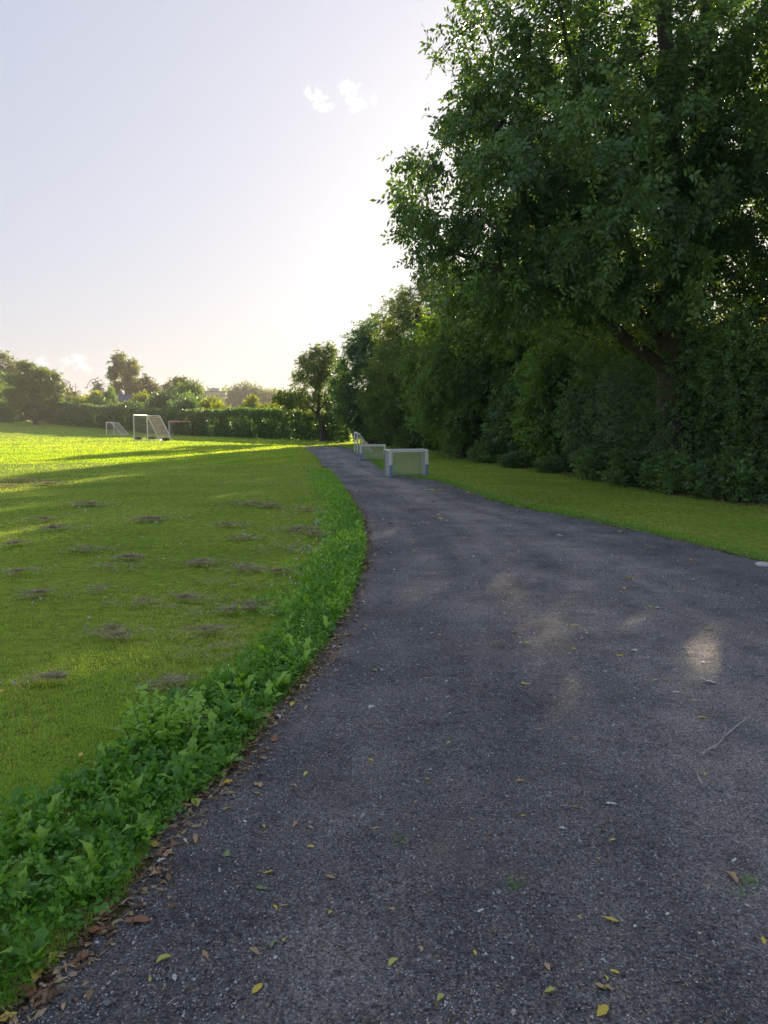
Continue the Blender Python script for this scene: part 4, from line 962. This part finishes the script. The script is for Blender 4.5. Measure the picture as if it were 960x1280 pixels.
def put_leaf(x, y, size, colour, shape, rz, label, group=None, dz=.004):
    z = float(surf_z(np.array([x]), np.array([y]))[0])
    o = obj('fallen_leaf', DL[colour, shape % 4], None, None, (x, y, z+dz)); o.scale = (size,)*3; o.rotation_euler = (r.normal()*.12, r.normal()*.12, rz)
    return tag(o, label, 'fallen leaf', group)
# leaves one can point at: px, py, size (m), colour, shape, label
PL = [(765, 1148, .052, 'yellow', 0, 'clean yellow leaf lying flat below the middle of the path'), (753, 1263, .050, 'yellow', 1, 'large yellow leaf at the very bottom of the path'), (764, 1002, .050, 'pale', 0, 'white curled leaf alone on the dark path'),
      (612, 1039, .040, 'brown', 2, 'rust-brown rolled leaf near the path middle'), (650, 975, .040, 'tan', 2, 'tan curled leaf above the white one on the path'), (914, 1095, .070, 'tan', 2, 'orange-tan rolled leaf beside the small weed at the right side'), (918, 1074, .036, 'pale', 2, 'small pale leaf above the orange-tan rolled leaf'),
      (320, 980, .042, 'yellow', 3, 'bright tan-yellow leaf nearest the litter at the path edge'), (327, 1105, .046, 'green', 0, 'grey-green flat leaf left of the path middle'), (318, 1184, .050, 'tan', 2, 'rolled tan leaf in the lower left of the path'), (322, 1230, .042, 'yellow', 1, 'yellow curled leaf standing up in the lower left of the path'),
      (282, 1066, .044, 'green', 1, 'pale green leaf near the weed strip'), (205, 1197, .046, 'lime', 1, 'upright lime-yellow leaf in the lower left corner of the path'), (172, 1152, .080, 'brown', 1, 'red-brown curled leaf beside the weed strip'), (257, 1188, .040, 'tan', 2, 'small tan rolled leaf between two yellow ones'),
      (342, 1174, .034, 'green', 0, 'small green leaf beside the rolled tan leaf'), (413, 1094, .040, 'tan', 2, 'tan leaf right of the grey-green leaf'), (335, 1087, .036, 'yellow', 2, 'ochre leaf above the grey-green leaf'), (463, 949, .034, 'yellow', 1, 'yellow leaf left of the path centre line'),
      (394, 946, .034, 'brown', 1, 'dark brown curled leaf left of the path centre'), (382, 965, .038, 'lime', 0, 'dull green-yellow leaf near the dark brown curled leaf'), (368, 1029, .044, 'tan', 2, 'tan twisted leaf on the path near the weeds'), (389, 1033, .030, 'tan', 0, 'little tan leaf beside the tan twisted leaf'),
      (464, 883, .040, 'pale', 0, 'pinkish pale leaf left of the path middle'), (720, 1006, .026, 'lime', 1, 'tiny lime leaf left of the white leaf'), (654, 1019, .030, 'yellow', 2, 'thin ochre leaf below the tan curled leaf'), (881, 966, .030, 'yellow', 0, 'yellow leaf above the curled bare twig'),
      (550, 1243, .034, 'lime', 1, 'lime leaf at the bottom left of the path centre'), (492, 1197, .040, 'lime', 3, 'star-shaped green-yellow leaf low on the path'), (687, 1238, .034, 'lime', 1, 'crumpled pale yellow leaf near the bottom of the path'), (757, 1234, .030, 'lime', 0, 'small pale yellow leaf above the large bottom leaf'),
      (601, 1135, .030, 'pale', 0, 'small white leaf in the lower middle of the path'), (834, 1142, .026, 'pale', 2, 'thin white leaf right of the clean yellow leaf'), (884, 853, .110, 'pale', 2, 'long whitish leaf below the sunlit patch on the path'), (878, 896, .050, 'yellow', 0, 'yellow leaf on the path left of the forked twig'),
      (845, 864, .050, 'pale', 0, 'pale rectangular leaf left of the long whitish leaf'), (818, 849, .036, 'lime', 0, 'lime leaf left of the sunlit patch'), (832, 850, .036, 'tan', 2, 'ochre leaf beside the lime leaf near the sunlit patch'), (656, 854, .060, 'yellow', 2, 'yellow leaf in the middle of the path beyond the pale one'),
      (719, 781, .060, 'yellow', 0, 'yellow leaf upper middle of the path'), (774, 819, .052, 'yellow', 2, 'yellow-brown leaf left of the sunlit patch, farther away'), (793, 814, .050, 'pale', 1, 'white leaf next to the yellow-brown leaf'), (643, 791, .060, 'lime', 0, 'lime leaf at the upper left of the path middle'),
      (886, 784, .055, 'yellow', 0, 'yellow leaf directly above the sunlit patch'), (788, 722, .07, 'yellow', 2, 'yellow leaf near the far sunny streaks'), (822, 758, .05, 'pale', 1, 'white scrap near the right path edge'),
      (122, 1127, .080, 'brown', 1, 'big russet curled leaf at the edge of the weeds'), (98, 1142, .060, 'tan', 2, 'ochre curled leaf at the weeds edge beside the russet one'), (24, 1200, .085, 'tan', 0, 'large smooth tan leaf leaning on the weeds in the corner'), (66, 1198, .050, 'lime', 1, 'pale yellow-green leaf beside the corner litter'),
      (45, 1216, .065, 'yellow', 1, 'yellow-brown curled leaf in the corner litter'), (24, 1243, .115, 'brown', 1, 'crumpled brown leaf heap in the bottom left corner'), (8, 1270, .060, 'yellow', 3, 'orange-yellow leaf at the very corner of the picture'), (145, 1101, .060, 'lime', 3, 'lime green leaf lying against the weeds'),
      (163, 1083, .060, 'green', 1, 'grey-green folded leaf at the weeds edge'), (245, 1003, .075, 'lime', 1, 'broad yellow-green leaf on the litter beside the weeds'), (192, 1054, .060, 'yellow', 1, 'yellow and brown leaf mixed in the litter'), (232, 1049, .036, 'pale', 0, 'cream leaf just off the litter on the path')]
for i, (px, py, s_, c, sh, lab) in enumerate(PL):
    p = ground_at(px, py, .01); put_leaf(p[0], p[1], s_, c, sh, r.uniform(0, 6.28) if py > 900 else r.uniform(1.2, 2.0), lab, None)
# the same kinds of leaf, scattered and not to be told apart
for k in range(165):
    px, py = r.uniform(180, 955), 612+640*r.uniform()**2.1; p = ground_at(px, py)
    if path_sd(np.array([p[0]]), np.array([p[1]]))[0] > -.1: continue
    c = ['yellow', 'lime', 'tan', 'pale', 'brown'][int(r.choice(5, p=[.3, .25, .2, .15, .1]))]
    put_leaf(p[0], p[1], r.uniform(.020, .034)*max(1, p[1]/3.4), c, k, r.uniform(0, 6.28), 'small %s fallen leaf scattered on the dark cinder path' % {'pale': 'whitish', 'lime': 'yellow-green'}.get(c, c), 'small fallen leaves on the path')
for px, py, s_ in [(205, 698, .06), (131, 748, .05), (158, 746, .055), (142, 777, .05), (210, 757, .045), (234, 750, .035), (285, 728, .05), (258, 737, .04), (3, 868, .05), (101, 949, .045), (25, 851, .04), (86, 957, .03), (224, 793, .04), (259, 708, .05), (390, 681, .06), (52, 725, .04), (126, 707, .04), (182, 650, .05), (284, 715, .05), (8, 700, .04), (197, 812, .035), (346, 682, .04)]:
    p = ground_at(px, py, .03); put_leaf(p[0], p[1], s_, 'yellow' if s_ > .036 else 'tan', int(px) % 4, r.uniform(0, 6.28), 'yellowed fallen leaf lying on the mown lawn', 'fallen leaves on the lawn', dz=.034)
for k in range(100):
    y = 1.6+5.2*r.uniform()**1.2; x = XL(y)+r.normal()*.055+.02; c = ['brown', 'tan', 'tan', 'yellow', 'brown', 'tan', 'brown', 'pale'][int(r.integers(0, 8))]
    put_leaf(x, y, r.uniform(.025, .065), c, int(r.integers(0, 4)), r.uniform(0, 6.28), 'dry curled %s leaf in the litter line between weeds and path' % ('whitish' if c == 'pale' else c), 'leaf litter between weeds and path')
# crumbs of leaf and straw: nobody could count them
N = 5200; y = 1.4+16*r.uniform(size=N)**1.6; x = XL(y)+.01+r.normal(size=N)*.06
P = np.stack([x, y, surf_z(x, y)+.004], -1); th = r.uniform(0, 6.28, N); D = unit(np.stack([np.cos(th), np.sin(th), r.uniform(-.05, .4, N)], -1)); wv = unit(np.cross(D, np.array([0, 0, 1.0])+r.normal(size=(N, 3))*.5))
M['crumb'] = leaf_mat('leaf_crumb', (.10, .06, .035), (.26, .17, .10), (.50, .40, .24), .15, .8, (1.1, 1, .8))
V, F3, tt = leaf_quads(P, D, wv, np.cross(wv, D), r.uniform(.008, .052, N)*np.clip(y/4, 1, 3)**.5, r.uniform(.003, .022, N), r.uniform(.05, 1, N))
obj('leaf_litter', mesh_np('leaf_litter', V, F3, tt), M['crumb'], kind='stuff')
P = screen_scatter(8000, 100, 1000, 575, 1290, 9, lambda x, y: path_sd(x, y) < -.05); N = len(P); th = r.uniform(0, 6.28, N)
P[:, 2] = path_z(P[:, 0], P[:, 1])+.003; D = unit(np.stack([np.cos(th), np.sin(th), r.uniform(0, .25, N)], -1)); wv = unit(np.cross(D, np.array([0, 0, 1.0])+r.normal(size=(N, 3))*.4)); dd = np.clip(P[:, 1]/3, 1, 6)
V, F3, tt = leaf_quads(P, D, wv, np.cross(wv, D), r.uniform(.006, .020, N)*dd**.8, r.uniform(.0015, .005, N)*dd, r.uniform(.2, 1, N))
obj('leaf_litter', mesh_np('leaf_litter', V, F3, tt), M['crumb'], kind='stuff')

# ------------------------------------------------------------ grit, pebbles, twigs, small weeds on the path
def grit(P, s_, seed):
    r_ = np.random.default_rng(seed); N = len(P); base = np.array([[1, 0, 0], [-.5, .87, 0], [-.5, -.87, 0], [0, 0, 1]])*1.0
    B = base[None]+r_.normal(size=(N, 4, 3))*.25; a = r_.uniform(0, 6.28, N); ca, sa = np.cos(a), np.sin(a)
    Bx = B[:, :, 0]*ca[:, None]-B[:, :, 1]*sa[:, None]; By = B[:, :, 0]*sa[:, None]+B[:, :, 1]*ca[:, None]
    V = np.stack([Bx, By, B[:, :, 2]*.8-.2], -1)*s_[:, None, None]+P[:, None]
    i = np.arange(N)[:, None]*4; return V.reshape(-1, 3), np.concatenate([i+np.array(q) for q in ((0, 1, 3), (1, 2, 3), (2, 0, 3))], 1).reshape(-1, 3), np.repeat(r_.uniform(size=N)**1.0, 4)
P = screen_scatter(60000, -20, 1050, 590, 1330, 11, lambda x, y: path_sd(x, y) < .03); P[:, 2] = path_z(P[:, 0], P[:, 1])
mg, t_, p_, o_2 = new_mat('grit'); rc = tint_col(t_, (.03, .03, .034), (.16, .16, .165), (.62, .60, .57)); rc.color_ramp.elements[1].position = .58; t_.links.new(rc.outputs[0], p_.inputs['Base Color']); p_.inputs['Roughness'].default_value = .7
M['grit'] = mg
rr = np.random.default_rng(12); V, F3, tt = grit(P, np.clip(rr.lognormal(-6.05, .52, len(P)), .001, .009)*np.clip(P[:, 1]/3.0, .9, 6)**.75, 13)
obj('path_grit', mesh_np('path_grit', V, F3, tt), M['grit'], kind='stuff')
def pebble(label, px, py, s_, mat, seed):
    p = ground_at(px, py, .01); r_ = np.random.default_rng(seed); m = MB(); n, k = 9, 6; sx, sy, sz = s_*r_.uniform(.85, 1.15), s_*r_.uniform(.6, .8), s_*.42
    rings = []
    for j in range(k+1):
        ph = math.pi*j/k; b = len(m.v)
        for i in range(n):
            a = 2*math.pi*i/n; q = 1+r_.normal()*.06
            m.v.append((math.cos(a)*math.sin(ph)*sx*q/2, math.sin(a)*math.sin(ph)*sy*q/2, (math.cos(ph)*q+.6)*sz/2))
    for j in range(k):
        for i in range(n): a = j*n+i; b = j*n+(i+1) % n; m.f.append((a, b, b+n, a+n))
    o = m.build('pebble', M[mat], None, (p[0], p[1], float(surf_z(p[:1], p[1:2])[0])), True); o.rotation_euler[2] = r_.uniform(0, 3)
    return tag(o, label, 'stone')
pebble('white stone lying in the lawn above the nettle-like clump', 178, 863, .05, 'stone_white', 1)
pebble('pinkish flat pebble near the corner litter', 91, 1215, .032, 'stone_pink', 2)
pebble('blue-grey pebble at the bottom left of the path', 133, 1250, .030, 'stone_grey', 3)
pebble('rounded white pebble beside the yellow leaf near the weeds', 121, 1174, .016, 'stone_white', 4)
pebble('pale broken stone at the verge edge by the right frame', 953, 707, .17, 'stone_white', 5)
pebble('dark lump of slag right of the path middle', 790, 1103, .026, 'stone_grey', 6)
pebble('pale grey pebble low on the path, right of the yellow upright leaf', 344, 1190, .016, 'stone_white', 7)
def twig(label, pts_px, r0, br=None):
    P_ = [ground_at(*q) for q in pts_px]; b0 = P_[0]; z = float(surf_z(b0[:1], b0[1:2])[0])
    pts = [(q[0]-b0[0], q[1]-b0[1], .016+.008*math.sin(i*1.7)) for i, q in enumerate(P_)]
    t = thing('twig', label, 'twig', (b0[0], b0[1], z)); MB().tube(pts, list(np.linspace(r0, r0*.35, len(pts))), 6).build('stem', M['twig'], t)
    for bl in (br or []):
        q = [ground_at(*w) for w in bl]; MB().tube([(w[0]-b0[0], w[1]-b0[1], .012+.006*i) for i, w in enumerate(q)], [r0*.6, r0*.3][:len(q)] if len(q) == 2 else list(np.linspace(r0*.6, r0*.3, len(q))), 5).build('side_shoot', M['twig'], t)
twig('grey forked twig lying at the right side of the path', [(877, 947), (888, 941), (896, 935), (903, 926), (908, 914)], .007, [[(890, 939), (897, 938)], [(903, 925), (925, 908), (938, 900)], [(885, 943), (893, 945)]])
twig('thin curled bare twig below the forked twig', [(878, 985), (873, 979), (871, 971), (873, 964)], .006)
twig('thin straw-like twig near the bottom left of the path', [(208, 1258), (220, 1252), (233, 1246)], .0018)
twig('thin pale stalk beside the corner litter', [(152, 1137), (160, 1132), (178, 1127)], .0025, [[(160, 1132), (166, 1138)]])
twig('small bent stalk pointing at the cream leaf', [(208, 1054), (218, 1053), (230, 1051)], .002)
for k, (px, py, lab, n) in enumerate([(640, 1106, 'tiny green weed sprouting from the middle of the path', 16), (498, 1053, 'tiny flattened weed left of the path middle', 9), (935, 1103, 'spindly weed beside the orange-tan rolled leaf', 22), (930, 1122, 'small pale sprout at the right path side', 7)]):
    p = ground_at(px, py, .0); rr = np.random.default_rng(600+k); Pn = rr.normal(size=(n, 3))*[.018, .016, 0]+[0, 0, .006]
    V, F3, tt = sprays(Pn, unit(rr.normal(size=(n, 3))+[0, 0, .2]), 4, .020, .012, .004, 0, 610+k, rr.uniform(.2, .7, n))
    tag(obj('path_weed', mesh_np('path_weed', V, F3, tt), M['weed'], None, (p[0], p[1], float(surf_z(p[:1], p[1:2])[0]))), lab, 'small weed')
# bare soil and fallen leaves under the shrubs
rr = np.random.default_rng(640); N = 2600; f = rr.uniform(size=N)
fx = [ground_at(*q) for q in FRONT]; t_ = f*(len(fx)-5); i0 = t_.astype(int); fr = t_-i0; fxa = np.array(fx); B = fxa[i0]*(1-fr)[:, None]+fxa[i0+1]*fr[:, None]
B[:, 0] += rr.normal(size=N)*.28+.1; B[:, 2] = ground_z(B[:, 0], B[:, 1])+.02; th = rr.uniform(0, 6.28, N); D = unit(np.stack([np.cos(th), np.sin(th), rr.uniform(0, .5, N)], -1)); wv = unit(np.cross(D, np.array([0, 0, 1.0])+rr.normal(size=(N, 3))*.5))
V, F3, tt = leaf_quads(B, D, wv, np.cross(wv, D), rr.uniform(.03, .07, N), rr.uniform(.02, .04, N), rr.uniform(0, .8, N)**2)
obj('leaf_litter', mesh_np('leaf_litter', V, F3, tt), M['crumb'], kind='stuff')
tri = sum(sum(len(p.vertices)-2 for p in me.polygons) if len(me.polygons) < 2000 else len(me.loops)-2*len(me.polygons) for me in bpy.data.meshes)
print('TRIANGLES', tri, 'OBJECTS', len(bpy.data.objects))

# ------------------------------------------------------------ evening haze
hm = bpy.data.materials.new('haze'); hm.use_nodes = True; ht = hm.node_tree; ht.nodes.clear()
hv = ht.nodes.new('ShaderNodeVolumePrincipled'); hv.inputs['Density'].default_value = .0005; hv.inputs['Color'].default_value = (.95, .95, .93, 1); hv.inputs['Anisotropy'].default_value = .25
ho = ht.nodes.new('ShaderNodeOutputMaterial'); ht.links.new(hv.outputs[0], ho.inputs['Volume'])
MB().box((0, 130, 12.5), (1000, 900, 28)).build('haze', hm)['kind'] = 'stuff'
